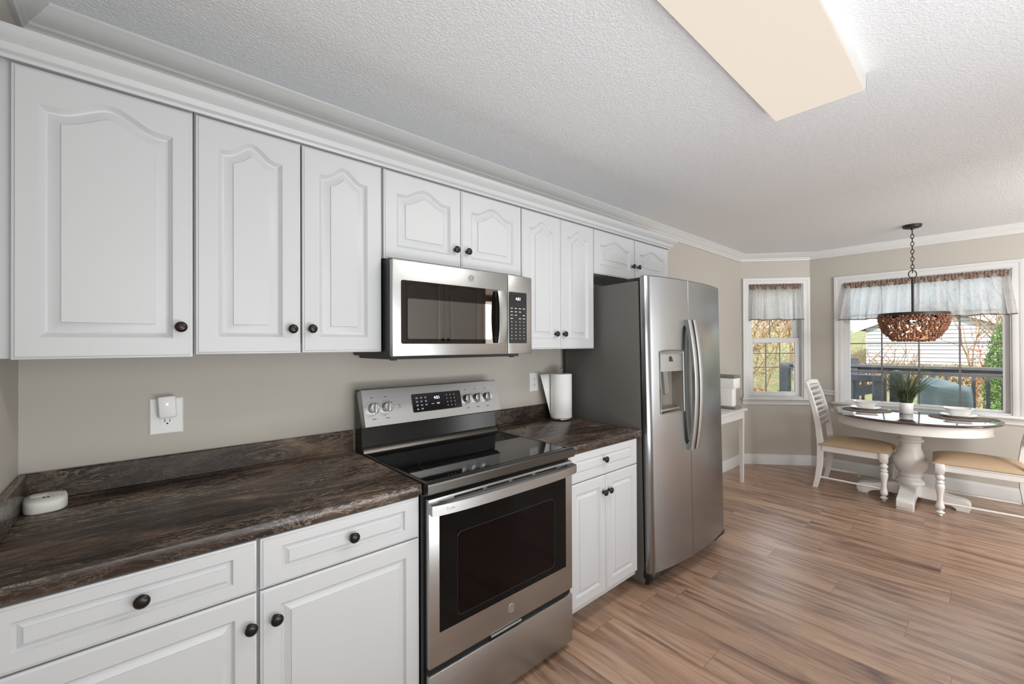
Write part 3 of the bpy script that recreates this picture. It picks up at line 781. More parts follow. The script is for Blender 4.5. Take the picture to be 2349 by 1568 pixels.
up = MB(); up.grid(lambda u, v: (x0+0.004+(x1-x0-0.008)*u, yfront(x0+(x1-x0)*u)-0.001+0.002*v, 1.227+0.110*v), 10, 4)
up.grid(lambda u, v: (x0+0.004+(x1-x0-0.008)*u, yfront(x0+(x1-x0)*u)-0.001+0.06*v, 1.227), 10, 1)
up.build('dispenser_panel', mat('dispenser_panel', srgb(158, 158, 158), 0.22, 0.7), ds, fix=False)
dp = MB(); dp.grid(lambda u, v: (x0+0.085+0.055*u, yfront(x0+0.1)-0.0022+0.002*v, 1.284+0.030*v), 1, 1); dp.build('dispenser_display', BLACKG, ds, fix=False)
cv = MB(); cv.grid(lambda u, v: (x0+0.004+(x1-x0-0.008)*u, yfront(x0+(x1-x0)*u)-0.004+0.004*v, 1.328+0.022*v*(1-0.3*(2*u-1)**2)), 10, 2); cv.build('dispenser_cap', GREYP, ds, fix=False)
pd = MB(); pd.prism([(-0.665, 1.10), (-0.655, 1.227), (-0.640, 1.227), (-0.652, 1.095)], x0+0.02, x0+0.065, 'x'); pd.build('dispenser_paddle', GREYP, ds)
tr = MB(); tr.box(x0+0.01, yd+0.012, z0+0.012, x1-0.01, -0.602, z0+0.026, 0.002, 1); tr.build('drip_tray', STEEL, ds)
def fhandle(parent, xc, sgn):
    m = MB(); n = 28; V = []; F = []
    z0, z1 = 0.748, 1.532
    for i in range(n+1):
        t = i/n; z = z0+(z1-z0)*t; bow = 0.030*(1-(2*t-1)**2)
        yo = yfront(xc)-0.030-bow; wdt = 0.021; dp_ = 0.022 if 0.06 < t < 0.94 else 0.032+bow
        xs_ = xc+sgn*0.010*(1-(2*t-1)**2)
        V += [(xs_-wdt, yo+0.004, z), (xs_-wdt*0.4, yo, z), (xs_+wdt*0.4, yo, z), (xs_+wdt, yo+0.004, z), (xs_+wdt, yo+dp_, z), (xs_-wdt, yo+dp_, z)]
    for i in range(n):
        for j in range(6): F.append((i*6+j, i*6+(j+1) % 6, (i+1)*6+(j+1) % 6, (i+1)*6+j))
    F += [(5, 4, 3, 2, 1, 0), tuple(n*6+j for j in range(6))]
    m.add(V, F); return m.build('door_handle', STEEL, parent, angle=40)
fhandle(fl, SEAM-0.030, 1); fhandle(frd, SEAM+0.030, 1)
bx = FW-0.060
badge(frd, bx, yfront(bx)+0.002, 1.688, 0.017)

# ------------------------------------------------------------------ small things on wall and counter
def outlet_plate(name, label, x0, z0, x1, z1, gangs, xr, open_top=True):
    r = thing(name, label, 'outlet', ((x0+x1)/2, 0, (z0+z1)/2)); W = x1-x0; Hh = z1-z0
    pl_ = MB()
    V = []
    for ins, y in ((0, 0), (0, -0.003), (0.004, -0.006)):
        V += [(-W/2+ins, y, -Hh/2+ins), (W/2-ins, y, -Hh/2+ins), (W/2-ins, y, Hh/2-ins), (-W/2+ins, y, Hh/2-ins)]
    F = [(8, 9, 10, 11)]+[(j*4+i, j*4+(i+1) % 4, j*4+4+(i+1) % 4, j*4+4+i) for j in range(2) for i in range(4)]
    pl_.add(V, F).build('cover_plate', PLASTIC, r, fix=True)
    for dz in (0.019, -0.019):
        rc_ = plate(-0.0165, -0.0145, 0.0165, 0.0145, -0.0015, 0, 0.008).build('receptacle', PLASTIC, r, (xr, -0.0058, dz))
        sl = MB(); sl.box(-0.0078, -0.0018, -0.002, -0.0058, -0.0012, 0.008); sl.box(0.0058, -0.0018, -0.002, 0.0078, -0.0012, 0.007)
        sl.lathe([(0.0028, 0.0012), (0.0028, 0.0018)], 10, (0, 0, -0.0075), '-y'); sl.build('slots', DARK, rc_)
    MB().lathe([(0.003, 0), (0.003, 0.0012)], 10, (0, 0, 0), '-y').build('screw', PLASTIC, r, (xr, -0.0058, 0.0))
    return r
outlet_plate('wall_outlet', 'wide white outlet plate with a plug-in device above the left counter', -0.712, 1.084, -0.618, 1.211, 2, 0.002)
outlet_plate('wall_outlet', 'narrow white duplex outlet plate on the wall beside the paper towels', 1.128, 1.098, 1.200, 1.217, 1, 0.0)
pg = thing('plug_in_device', 'small white plug-in device with a glowing light in the left wall outlet', 'device', (-0.664, -0.0090, 1.182))
MB().box(-0.025, -0.030, -0.038, 0.025, -0.003, 0.038, 0.005, 3).build('housing', PLASTIC, pg, (0, 0, 0), (0, -0.06, 0))
MB().lathe([(0.0035, 0), (0.0025, 0.0012), (0, 0.0014)], 12, (0, 0, 0), '-y').build('indicator_light', LEDM, pg, (-0.001, -0.030, 0.010))
pn = MB(); pn.box(-0.008, -0.004, -0.004, -0.006, 0.001, 0.004); pn.box(0.006, -0.004, -0.004, 0.008, 0.001, 0.004); pn.build('prongs', CHROME, pg)

al = thing('alarm_unit', 'white rounded alarm unit lying on the dark counter in the left corner', 'device', (-0.949, -0.072, 0.9142), (0, 0, 0.10))
body = MB()
prof = [(0.92, 0.0), (0.98, 0.002), (1.0, 0.006), (1.0, 0.024), (0.985, 0.029), (0.94, 0.033), (0.5, 0.0355), (0.0, 0.036)]
V = []; n = 32
for r_, z_ in prof:
    for i in range(n):
        a = 2*PI*i/n; ca, sa = math.cos(a), math.sin(a); k = (abs(ca)**3.2+abs(sa)**3.2)**(-1/3.2)
        V.append((0.046*r_*k*ca, 0.075*r_*k*sa*(1 if sa < 0 else 0.82), z_))
F = [(j*n+i, j*n+(i+1) % n, (j+1)*n+(i+1) % n, (j+1)*n+i) for j in range(len(prof)-1) for i in range(n)]+[tuple(range(n-1, -1, -1))]
body.add(V, F); body.build('housing', mat('warm_white_plastic', (0.86, 0.85, 0.82), 0.4), al, angle=60)
sb = MB(); sb.box(-0.006, -0.030, 0.033, 0.000, -0.020, 0.0364); sb.box(0.003, -0.032, 0.033, 0.008, -0.022, 0.0364); sb.build('sensor_openings', mat('brown_opening', srgb(70, 48, 34), 0.6), al)
gs = MB()
for k in range(4): gs.box(0.018+0.006*k, 0.022, 0.031, 0.020+0.006*k, 0.036, 0.0360)
gs.build('vent_slits', GREYP, al)
gs = MB()
for k in range(6): gs.lathe([(0.0012, 0.033), (0.0012, 0.0364)], 8, (-0.022+0.008*k+(0.014 if k > 2 else 0), -0.030+0.002*k, 0))
gs.build('speaker_holes', GREYP, al)
bt = MB(); bt.lathe([(0.020, 0.033), (0.019, 0.0366), (0.015, 0.0372), (0, 0.0372)], 24, (-0.014, 0.016, 0)); bt.build('test_button', MATS['warm_white_plastic'], al)

# paper towel holder and roll
TX, TY = 1.305, -0.110
th_ = thing('paper_towel_holder', 'wire paper towel holder with looped top on the short counter', 'holder', (TX, TY, 0.9142))
bs = MB(); bs.tube([(0.072*math.cos(a), 0.072*math.sin(a), 0.010) for a in [2*PI*i/32 for i in range(32)]], 0.0028, 8, True)
for k in range(4):
    a = PI/4+k*PI/2; bs.ball((0.072*math.cos(a), 0.072*math.sin(a), 0.0055), 0.0055)
bs.tube([(-0.072, 0, 0.010), (0.072, 0, 0.010)], 0.0025, 6); bs.tube([(0, -0.072, 0.010), (0, 0.072, 0.010)], 0.0025, 6)
bs.build('base_ring', CHROME, th_)
rd = MB(); rd.tube([(0, 0, 0.010), (0, 0, 0.310)], 0.0035, 8); rd.tube([(0.014*math.cos(a), 0.0, 0.318+0.011*math.sin(a)) for a in [2*PI*i/20 for i in range(20)]], 0.0025, 8, True)
rd.build('upright_rod', CHROME, th_)
pt = thing('paper_towel_roll', 'white paper towel roll on the wire holder', 'paper towel', (TX, TY, 0.9282))
R_ = 0.068
MB().lathe([(0.022, 0.0), (R_-0.002, 0.0), (R_, 0.002), (R_, 0.278), (R_-0.002, 0.280), (0.022, 0.280), (0.022, 0.0)], 40).build('roll', PAPER, pt, angle=40)
fp = MB()
def flapf(u, v):
    # sheet leaves the roll on its left and hangs free, more open at the top
    a = PI*0.62+0.75*u; op = 0.004+0.055*u*u*(0.12+0.88*v)
    return ((R_+op)*math.cos(a)-0.030*u*u*v, (R_+op)*math.sin(a)-0.008*u, 0.003+0.276*v)
fp.grid(flapf, 10, 8); fo = fp.build('loose_sheet', PAPER, pt, fix=False)
so = fo.modifiers.new('thick', 'SOLIDIFY'); so.thickness = 0.001

# ------------------------------------------------------------------ ceiling light
cl = thing('ceiling_light', 'long rectangular fluorescent ceiling light with glowing white lens', 'light', (0.755, -1.490, H))
LX, LY = 0.605, 0.158
MB().box(-LX+0.004, -LY+0.004, -0.064, LX-0.004, LY-0.004, -0.010, 0.002, 1).build('lens', LENS, cl)
hs = MB()
for (a0, b0, a1, b1) in ((-LX, -LY, LX, -LY+0.0035), (-LX, LY-0.0035, LX, LY), (-LX, -LY, -LX+0.0035, LY), (LX-0.0035, -LY, LX, LY)):
    hs.box(a0, b0, -0.056, a1, b1, -0.0005)
hs.build('housing', PLASTIC, cl)
ll = lamp('ceiling_light_lamp', 'AREA', (0.755, -1.490, H-0.072), (0, 0, -1), 12.5, (1.0, 0.965, 0.92), 1.15, 0.28)

# ------------------------------------------------------------------ dining furniture
TC = Vector((4.405, -1.47))
tb = thing('pedestal_table', 'round white pedestal dining table with dark glossy wooden top', 'table', (TC.x, TC.y, 0))
MB().lathe([(0.0, 0.742), (0.545, 0.742), (0.556, 0.746), (0.562, 0.752), (0.562, 0.758), (0.556, 0.764), (0.545, 0.766), (0, 0.766)], 96).build('tabletop', WALNUT, tb, angle=40)
MB().lathe([(0.0, 0.655), (0.500, 0.655), (0.508, 0.658), (0.508, 0.668), (0.503, 0.672), (0.503, 0.7418), (0.0, 0.7418)], 96).build('apron', CREAM, tb, angle=35)
ped = [(0.090, 0.150), (0.105, 0.152), (0.112, 0.165), (0.108, 0.180), (0.092, 0.195), (0.082, 0.210), (0.088, 0.222), (0.094, 0.232), (0.088, 0.245), (0.100, 0.262), (0.122, 0.290), (0.134, 0.325), (0.130, 0.365), (0.112, 0.410), (0.092, 0.450), (0.083, 0.490), (0.088, 0.520), (0.104, 0.532), (0.106, 0.542), (0.092, 0.552), (0.084, 0.565), (0.096, 0.580), (0.100, 0.592), (0.094, 0.602), (0.112, 0.616), (0.118, 0.630), (0.118, 0.656)]
def smooth(P, k=5):
    Q = []
    for i in range(len(P)-1):
        p0, p1, p2, p3 = P[max(0, i-1)], P[i], P[i+1], P[min(len(P)-1, i+2)]
        for j in range(k):
            t = j/k
            Q.append(tuple(0.5*(2*p1[a]+(p2[a]-p0[a])*t+(2*p0[a]-5*p1[a]+4*p2[a]-p3[a])*t*t+(3*p1[a]-p0[a]-3*p2[a]+p3[a])*t**3) for a in (0, 1)))
    return Q+[P[-1]]
MB().lathe(smooth([(r_*0.87, z_) for r_, z_ in ped]), 48).build('pedestal', CREAM, tb, angle=50)
MB().box(-0.075, -0.075, 0.060, 0.075, 0.075, 0.155, 0.004, 2).build('pedestal_block', CREAM, tb)
ft = [(0.06, 0.050), (0.06, 0.152), (0.13, 0.146), (0.20, 0.122), (0.25, 0.104), (0.30, 0.098), (0.345, 0.090), (0.368, 0.074), (0.372, 0.050), (0.366, 0.018), (0.360, 0.014), (0.360, 0.0), (0.285, 0.0), (0.285, 0.014), (0.270, 0.026), (0.240, 0.040), (0.19, 0.050)]
for k in range(4):
    f = MB(); f.prism(ft, -0.055, 0.055, 'y'); fo = f.build('foot', CREAM, tb, (0, 0, 0), (0, 0, PI+k*PI/2), angle=30)
    bv = fo.modifiers.new('bevel', 'BEVEL'); bv.width = 0.005; bv.segments = 2; bv.limit_method = 'ANGLE'

def make_chair(label, loc, rz):
    """local frame: chair faces -y, seat centre at origin"""
    c = thing('dining_chair', label, 'chair', loc, (0, 0, rz), 'white slat-back dining chairs')
    hw, fd, rd_ = 0.205, -0.255, 0.255
    leg = [(0.004, 0.0), (0.013, 0.002), (0.016, 0.014), (0.013, 0.020), (0.026, 0.026), (0.028, 0.034), (0.016, 0.044), (0.014, 0.050), (0.024, 0.060), (0.028, 0.078), (0.022, 0.105), (0.018, 0.135), (0.020, 0.170), (0.027, 0.215), (0.030, 0.240), (0.026, 0.256), (0.018, 0.262), (0.027, 0.268), (0.028, 0.276), (0.019, 0.284), (0.022, 0.294), (0.030, 0.310), (0.022, 0.328), (0.018, 0.334), (0.027, 0.342), (0.027, 0.350)]
    for s in (-1, 1):
        l = MB().lathe(smooth(leg, 3), 20); l.box(-0.028, -0.028, 0.348, 0.028, 0.028, 0.425, 0.003, 1)
        l.build('leg', CREAM, c, (s*hw, fd+0.025, 0), angle=45)
    prof = [(0.285, 0.0, 0.020), (0.262, 0.10, 0.022), (0.246, 0.22, 0.024), (0.240, 0.36, 0.026), (0.242, 0.46, 0.026), (0.256, 0.60, 0.024), (0.284, 0.75, 0.022), (0.322, 0.90, 0.019), (0.360, 1.015, 0.016), (0.366, 1.025, 0.010)]
    for s in (-1, 1):
        V = []; F = []
        for (y, z, d) in prof:
            x = s*(hw-0.012-0.010*max(0, z-0.45)); hx = 0.017
            V += [(x-hx, y-d, z), (x+hx, y-d, z), (x+hx, y+d, z), (x-hx, y+d, z)]
        for j in range(len(prof)-1):
            for i in range(4): F.append((j*4+i, j*4+(i+1) % 4, j*4+4+(i+1) % 4, j*4+4+i))
        k = (len(prof)-1)*4; F += [(3, 2, 1, 0), (k, k+1, k+2, k+3)]
        p = MB().add(V, F).build('rear_post', CREAM, c, angle=28)
        bv = p.modifiers.new('bevel', 'BEVEL'); bv.width = 0.004; bv.segments = 2; bv.limit_method = 'ANGLE'
    fr_ = MB()
    fr_.box(-hw, fd+0.004, 0.365, hw, fd+0.030, 0.422, 0.003, 1); fr_.box(-hw+0.03, 0.215, 0.365, hw-0.03, 0.236, 0.422, 0.003, 1)
    for s in (-1, 1): fr_.box(s*hw-0.014, fd+0.03, 0.365, s*hw+0.014, 0.222, 0.422, 0.003, 1); fr_.box(s*hw-0.019, fd+0.05, 0.408, s*hw+0.019, 0.222, 0.420, 0.003, 1)
    fr_.build('seat_frame', CREAM, c)
    def cushion(sgn):
        def fn(u, v):
            x = 2*u-1; y = 2*v-1
            ex = math.copysign(abs(x)**0.8, x); ey = math.copysign(abs(y)**0.8, y)
            edge = max(0, 1-max(abs(x), abs(y))**6)
            z = 0.423+0.022*0+ (0.030*(1-abs(x)**5)**0.5*(1-abs(y)**5)**0.5 + 0.030*(1-x*x)*(1-y*y) if sgn else 0.0) + 0.006*(1 if sgn else 0)
            return (ex*(hw+0.022), -0.012+ey*0.262-0.0, z)
        return fn
    q = MB(); q.grid(cushion(1), 24, 24); q.grid(cushion(0), 1, 1)
    n = 24; rim = []
    q.box(-hw-0.021, -0.2735, 0.423, hw+0.021, 0.2495, 0.4295)
    q.build('seat_cushion', SEATF, c, angle=60)
    top = MB()
    for k in range(8):
        z = 0.585+0.052*k; t = (z-0.46)/0.565
        y = 0.244+0.012*max(0, (z-0.46)/0.14) if z < 0.6 else 0.256+(z-0.6)*0.187+ (0.03*(z-0.75) if z > 0.75 else 0)
        def fn(u, v, z=z, y=y):
            x = (2*u-1)*(hw-0.028); curve = 0.016*(1-(2*u-1)**2)
            zz = z+0.034*v; tilt_ = -0.014*v+0.008
            return (x, y+curve+tilt_, zz)
        V1 = MB(); V1.grid(fn, 12, 3)
        sl = V1.build('back_slat', CREAM, c, angle=60, fix=False); so_ = sl.modifiers.new('thick', 'SOLIDIFY'); so_.thickness = 0.009; so_.offset = 0
    tr_ = MB()
    n = 12; V = []; F = []
    for i in range(n+1):
        u = i/n; x = (2*u-1)*(hw-0.015); cy = 0.350+0.016*(1-(2*u-1)**2); zt = 1.018+0.014*(1-(2*u-1)**2)
        V += [(x, cy-0.011, 0.990), (x, cy-0.004, zt), (x, cy+0.016, zt), (x, cy+0.009, 0.990)]
    for i in range(n):
        for j in range(4): F.append((i*4+j, i*4+(j+1) % 4, i*4+4+(j+1) % 4, i*4+4+j))
    F += [(0, 1, 2, 3), tuple(n*4+j for j in (3, 2, 1, 0))]
    tr_.add(V, F).build('top_rail', CREAM, c, angle=40)
    for s in (-1, 1):
        MB().tube([(s*hw, fd+0.025, 0.108), (s*(hw-0.012), 0.262, 0.108)], 0.009, 10).build('stretcher', CREAM, c)
    return c
make_chair('white slat-back chair with tan seat at the left side of the round table', (4.395, -1.090, 0), 0.0)
make_chair('white slat-back chair with tan seat at the right, half cut by the picture edge', (4.330, -1.893, 0), PI+0.06)

for (x, y, lb, side) in ((4.425, -1.165, 'round woven placemat', 'left'), (4.420, -1.770, 'round woven placemat', 'right')):
    pm_ = MB().lathe([(0.0, 0), (0.180, 0), (0.183, 0.002), (0.180, 0.005), (0, 0.005)], 48).build('placemat', MATF, None, (x, y, 0.7662), angle=50)
    tag(pm_, 'round woven brown placemat under the %s place setting' % side, 'placemat', 'placemats on the dining table')
for (x, y, side) in ((4.455, -1.155, 'left'), (4.465, -1.770, 'right')):
    pl_ = MB().lathe([(0.0, 0.0), (0.070, 0.0), (0.078, 0.004), (0.105, 0.016), (0.112, 0.020), (0.111, 0.0225), (0.100, 0.018), (0.075, 0.008), (0.0, 0.006)], 48, sq=3.2).build('dinner_plate', CERAM, None, (x, y, 0.7714), angle=60)
    tag(pl_, 'white squarish plate under the bowl of the %s place setting' % side, 'plate', 'plates on the placemats')
    bw = MB().lathe([(0.0, 0.0), (0.050, 0.0), (0.054, 0.006), (0.066, 0.020), (0.075, 0.040), (0.082, 0.056), (0.090, 0.064), (0.090, 0.067), (0.084, 0.064), (0.072, 0.042), (0.060, 0.018), (0.045, 0.008), (0.0, 0.007)], 48, sq=3.6).build('bowl', CERAM, None, (x, y, 0.7794), (0, 0, 0.1), angle=60)
    tag(bw, 'white square bowl stacked on the %s plate of the dining table' % side, 'bowl', 'bowls on the plates')

# potted grass
pp_ = thing('potted_grass', 'tall ornamental grass in a small white pot at the middle of the table', 'plant', (4.425, -1.445, 0.7662))
MB().lathe([(0.0, 0.0), (0.044, 0.0), (0.047, 0.003), (0.050, 0.095), (0.048, 0.098), (0.045, 0.096), (0.044, 0.085), (0.0, 0.085)], 36).build('pot', CERAM, pp_, angle=50)
GRASS = mat('dark_grass', srgb(58, 74, 48), 0.55)
def gmat():
    m = GRASS; nt, nn, L, b = nodes(m)
    v = coords(nt); L.new(ramp(nt, noise(nt, v, 26, 2), [(0.35, srgb(34, 50, 32)), (0.55, srgb(62, 84, 48)), (0.72, srgb(112, 116, 80))]), b.inputs['Base Color'])
gmat()
gb = MB(); rn = random.Random(11)
for i in range(210):
    a = rn.random()*2*PI; r0 = 0.036*math.sqrt(rn.random()); ln = rn.uniform(0.18, 0.38)*(1.0 if rn.random() < 0.75 else 1.25)
    lean = rn.uniform(0.06, 0.80)**1.2; w0 = rn.uniform(0.0014, 0.0030)
    x0, y0 = r0*math.cos(a), r0*math.sin(a); pts = []
    b2 = a+rn.uniform(-0.5, 0.5)
    for k in range(7):
        t = k/6; rr = ln*lean*(t**1.5); pts.append((x0+rr*math.cos(b2), y0+rr*math.sin(b2), 0.078+ln*t*(1-0.18*lean*t)))
    gb.tube(pts, [w0*(1-0.85*(k/6)) for k in range(7)], 4)
gb.build('grass_blades', GRASS, pp_, fix=False)

# ------------------------------------------------------------------ pendant lamp
PX, PY = 4.362, -1.500
pe = thing('pendant_lamp', 'dark beaded basket pendant lamp hanging by a chain above the dining table', 'lamp', (PX, PY, 0))
MB().lathe([(0.0, 2.4370), (0.064, 2.4370), (0.065, 2.430), (0.062, 2.416), (0.050, 2.411), (0.014, 2.408), (0.010, 2.396), (0.0, 2.394)], 32).build('canopy', IRON, pe, angle=45)
ch = MB(); zc = 2.390; k = 0
while zc > 2.04:
    L_ = 0.036
    for a in (0,):
        pts = []
        for i in range(16):
            t = 2*PI*i/16; u = 0.0105*math.cos(t); v = 0.021*math.sin(t)
            pts.append((u, 0, zc-0.018+v) if k % 2 == 0 else (0, u, zc-0.018+v))
        ch.tube(pts, 0.0028, 6, True)
    zc -= 0.0335; k += 1
ch.build('chain', IRON, pe)
MB().tube([(0.034*math.cos(a)*0.7071, -0.034*math.cos(a)*0.7071, 2.005+0.034*math.sin(a)) for a in [2*PI*i/28 for i in range(28)]], 0.0042, 8, True).build('ring', IRON, pe)
MB().tube([(0, 0, 1.978), (0, 0, 1.60)], 0.0095, 12).build('stem', IRON, pe)
rim = MB(); rim.lathe([(0.232, 1.632), (0.236, 1.632), (0.236, 1.662), (0.232, 1.662), (0.232, 1.632)], 48)
for a in (0, PI/3, 2*PI/3): rim.tube([(0.233*math.cos(a), 0.233*math.sin(a), 1.655), (-0.233*math.cos(a), -0.233*math.sin(a), 1.655)], 0.004, 6)
rim.build('rim', IRON, pe)
BEAD = mat('brown_wooden_beads', srgb(104, 66, 46), 0.5)
nt, nn, L, b = nodes(BEAD); L.new(ramp(nt, noise(nt, coords(nt), 40, 2), [(0.35, srgb(78, 50, 38)), (0.65, srgb(156, 104, 70))]), b.inputs['Base Color'])
bd = MB(); rn = random.Random(5)
rows = 15
def bowl_r(t): return 0.228*math.cos(t*0.985)**0.62 if t < 1.5 else 0
for j in range(rows):
    t = j/(rows-1); z = 1.632-0.205*t; r = 0.232*(1-0.42*t**2.2)
    nb = int(2*PI*r/0.027)
    for i in range(nb):
        if rn.random() < 0.20: continue
        a = 2*PI*(i+0.5*(j % 2)+rn.uniform(-0.22, 0.22))/nb
        bd.ball((r*math.cos(a), r*math.sin(a), z+rn.uniform(-0.004, 0.004)), rn.uniform(0.0092, 0.0125), 1, 1, rn.uniform(0.8, 1.15), 8, 5)
for i in range(30):      # meridian cords
    a = 2*PI*i/30; bd.tube([(0.231*(1-0.42*t**2.2)*math.cos(a), 0.231*(1-0.42*t**2.2)*math.sin(a), 1.632-0.205*t) for t in [q/10 for q in range(11)]], 0.0030, 5)
for rr in (0.035, 0.068, 0.102):
    nb = int(2*PI*rr/0.024)
    for i in range(nb):
        a = 2*PI*i/nb; bd.ball((rr*math.cos(a), rr*math.sin(a), 1.424+rn.uniform(-0.004, 0.002)), 0.0095)
for i in range(12):
    a = 2*PI*i/12; bd.tube([(0.132*math.cos(a), 0.132*math.sin(a), 1.428), (0.02*math.cos(a), 0.02*math.sin(a), 1.424)], 0.003, 5)
bd.build('beaded_basket', BEAD, pe, fix=False, angle=80)
for (ax, ay) in ((0.045, -0.035), (-0.05, 0.03)):
    so_ = MB().lathe([(0.0, 1.605), (0.014, 1.605), (0.014, 1.560), (0.0, 1.560)], 14).build('socket', IRON, pe, (ax, ay, 0))
    MB().lathe([(0.0, 1.560), (0.010, 1.558), (0.017, 1.535), (0.018, 1.520), (0.012, 1.500), (0.0, 1.488)], 16).build('bulb', BULB, so_)
pl2 = lamp('pendant_bulb_lamp', 'POINT', (PX+0.045, PY-0.035, 1.47), (0, 0, -1), 2.6, (1.0, 0.70, 0.44)); pl2.data.shadow_soft_size = 0.015

# ------------------------------------------------------------------ valances
def valance(name, label, loc, ang, x0, x1, zt, zb, flare, seed, nf):
    r = thing(name, label, 'curtain', loc, (0, 0, ang))
    rn = random.Random(seed); n = int((x1-x0)*260)
    ph = [rn.uniform(0, 6.28) for _ in range(5)]
    cent = [rn.random() for _ in range(nf)]
    def wav(u, v):
        q_ = math.sin(2*PI*nf*u+ph[0]+0.9*math.sin(2*PI*3*u+ph[1])+0.5*v); s_ = 0.013*math.copysign(abs(q_)**0.6, q_)+0.008*math.sin(2*PI*nf*1.7*u+ph[2]+v*0.8)+0.004*math.sin(2*PI*nf*2.9*u+ph[3])
        return 1.5*s_*(0.35+0.95*v)
    def sfold(u):
        th = 2*PI*nf*u+ph[0]+0.9*math.sin(2*PI*3*u+ph[1]); lam = (x1-x0)/nf
        return 0.13*lam*math.sin(2*th+0.6)*min(1, 12*u, 12*(1-u))
    def body(u, v):
        x = x0+(x1-x0)*u; x += (u-0.5)*2*flare*v+sfold(u)*(0.25+0.75*v)
        return (x, -0.034+wav(u, v)-0.016*v, (zt-0.030)-(zt-0.030-zb)*v+0.004*math.sin(2*PI*nf*u*0.5)*v)
    MB().grid(body, n, 16).build('skirt', CLOTH, r, fix=False, angle=80)
    def hem(u, v):
        p = body(u, 0.97+0.03*v); return (p[0], p[1]-0.002, p[2])
    MB().grid(hem, n, 1).build('hem', HEAD, r, fix=False, angle=80)
    def head(u, v):
        x = x0+(x1-x0)*u; a = v*2*PI
        y = -0.030-0.008*math.cos(a)+0.003*math.sin(2*PI*nf*2.3*u+ph[1])+0.003*math.sin(2*PI*nf*5.1*u)
        return (x, y, zt-0.030+0.031*math.sin(a)+0.004*math.sin(2*PI*nf*3.1*u+ph[3]))
    MB().grid(head, n, 10).build('gathered_header', HEAD, r, fix=False, angle=80)
    return r
valance('window_valance', 'short gathered sheer valance hanging in the small bay window', (A.x, A.y, 0), SM_ANG, 0.098, 0.652, 2.086, 1.668, 0.008, 2, 5)
valance('window_valance', 'wide gathered sheer valance across the big dining window', (B.x, B.y, 0), -PI/2, 0.320, 1.500, 2.050, 1.648, 0.045, 9, 10)

# ------------------------------------------------------------------ desk, coffee maker, floor vent
dk = thing('side_table', 'narrow light grey side table against the wall behind the fridge', 'table', (0, 0, 0))
DGREY = mat('light_grey_paint', (0.66, 0.645, 0.62), 0.35)
MB().box(2.62, -0.325, 0.728, 3.845, -0.018, 0.748, 0.005, 2).build('tabletop', DGREY, dk)
MB().box(2.66, -0.300, 0.652, 3.80, -0.030, 0.729, 0.002, 1).build('apron', DGREY, dk)
for x in (2.665, 3.865-0.04):
    for y in (-0.272, -0.050):
        V = []
        for z, h_ in ((0.0, 0.014), (0.652, 0.020), (0.728, 0.020)): V += [(x-h_, y-h_, z), (x+h_, y-h_, z), (x+h_, y+h_, z), (x-h_, y+h_, z)]
        F = [(j*4+i, j*4+(i+1) % 4, j*4+4+(i+1) % 4, j*4+4+i) for j in range(2) for i in range(4)]+[(3, 2, 1, 0), (8, 9, 10, 11)]
        MB().add(V, F).build('leg', DGREY, dk)
cf = thing('coffee_maker', 'slim white coffee maker with dark lid on the side table', 'coffee maker', (3.725, -0.165, 0.7482))
c_ = MB(); c_.box(-0.055, -0.085, 0.022, 0.030, 0.119, 0.290, 0.012, 3); c_.box(-0.058, -0.100, 0.200, 0.095, 0.123, 0.3075, 0.012, 3); c_.build('body', PLASTIC, cf)
MB().box(-0.061, -0.105, 0.3078, 0.100, 0.126, 0.336, 0.010, 3).build('lid', GREYP, cf)
MB().box(-0.062, -0.110, 0.000, 0.105, 0.127, 0.026, 0.008, 3).build('base', GREYP, cf)
MB().lathe([(0.016, 0.180), (0.020, 0.202), (0.0, 0.202)], 16, (0.062, 0.0, 0)).build('spout', BLACKP, cf)
MB().box(0.032, -0.075, 0.030, 0.040, 0.085, 0.196, 0.003, 1).build('water_tank', mat('frosted_grey', (0.5, 0.5, 0.5), 0.3), cf)
fv = thing('floor_vent', 'white slotted floor vent by the wall under the dining table', 'vent', (4.925, -1.145, 0.0))
MB().box(-0.055, -0.13, 0.0, 0.055, 0.13, 0.006, 0.003, 2).build('vent_frame', TRIM, fv)
s = MB()
for k in range(16):
    y = -0.105+0.014*k
    for dx in (-0.022, 0.022): s.box(dx-0.018, y-0.0035, 0.0055, dx+0.018, y+0.0035, 0.0066)
s.build('vent_slots', DARK, fv)

# ------------------------------------------------------------------ the other side of the kitchen (seen as a reflection in the microwave)
for i, x0 in enumerate((1.12,)):
    r = thing('wall_cabinet', 'white two-door cabinet across the kitchen, seen only mirrored in the microwave window', 'cabinet', (2.325, -3.2, 1.372), (0, 0, PI))
    W = 1.06
    b = MB(); b.box(0, -0.307, 0, W, -0.003, 0.80); b.build('cabinet_box', WHITE, r)
    for (a0, a1, kx) in ((0.004, W/2-0.002, W/2-0.035), (W/2+0.002, W-0.004, W/2+0.035)):
        door(r, 'door', a0, a1, 0.0, 0.765, UY, 0.058, 0.056, 0.089, 0.043, (kx, 0.085))

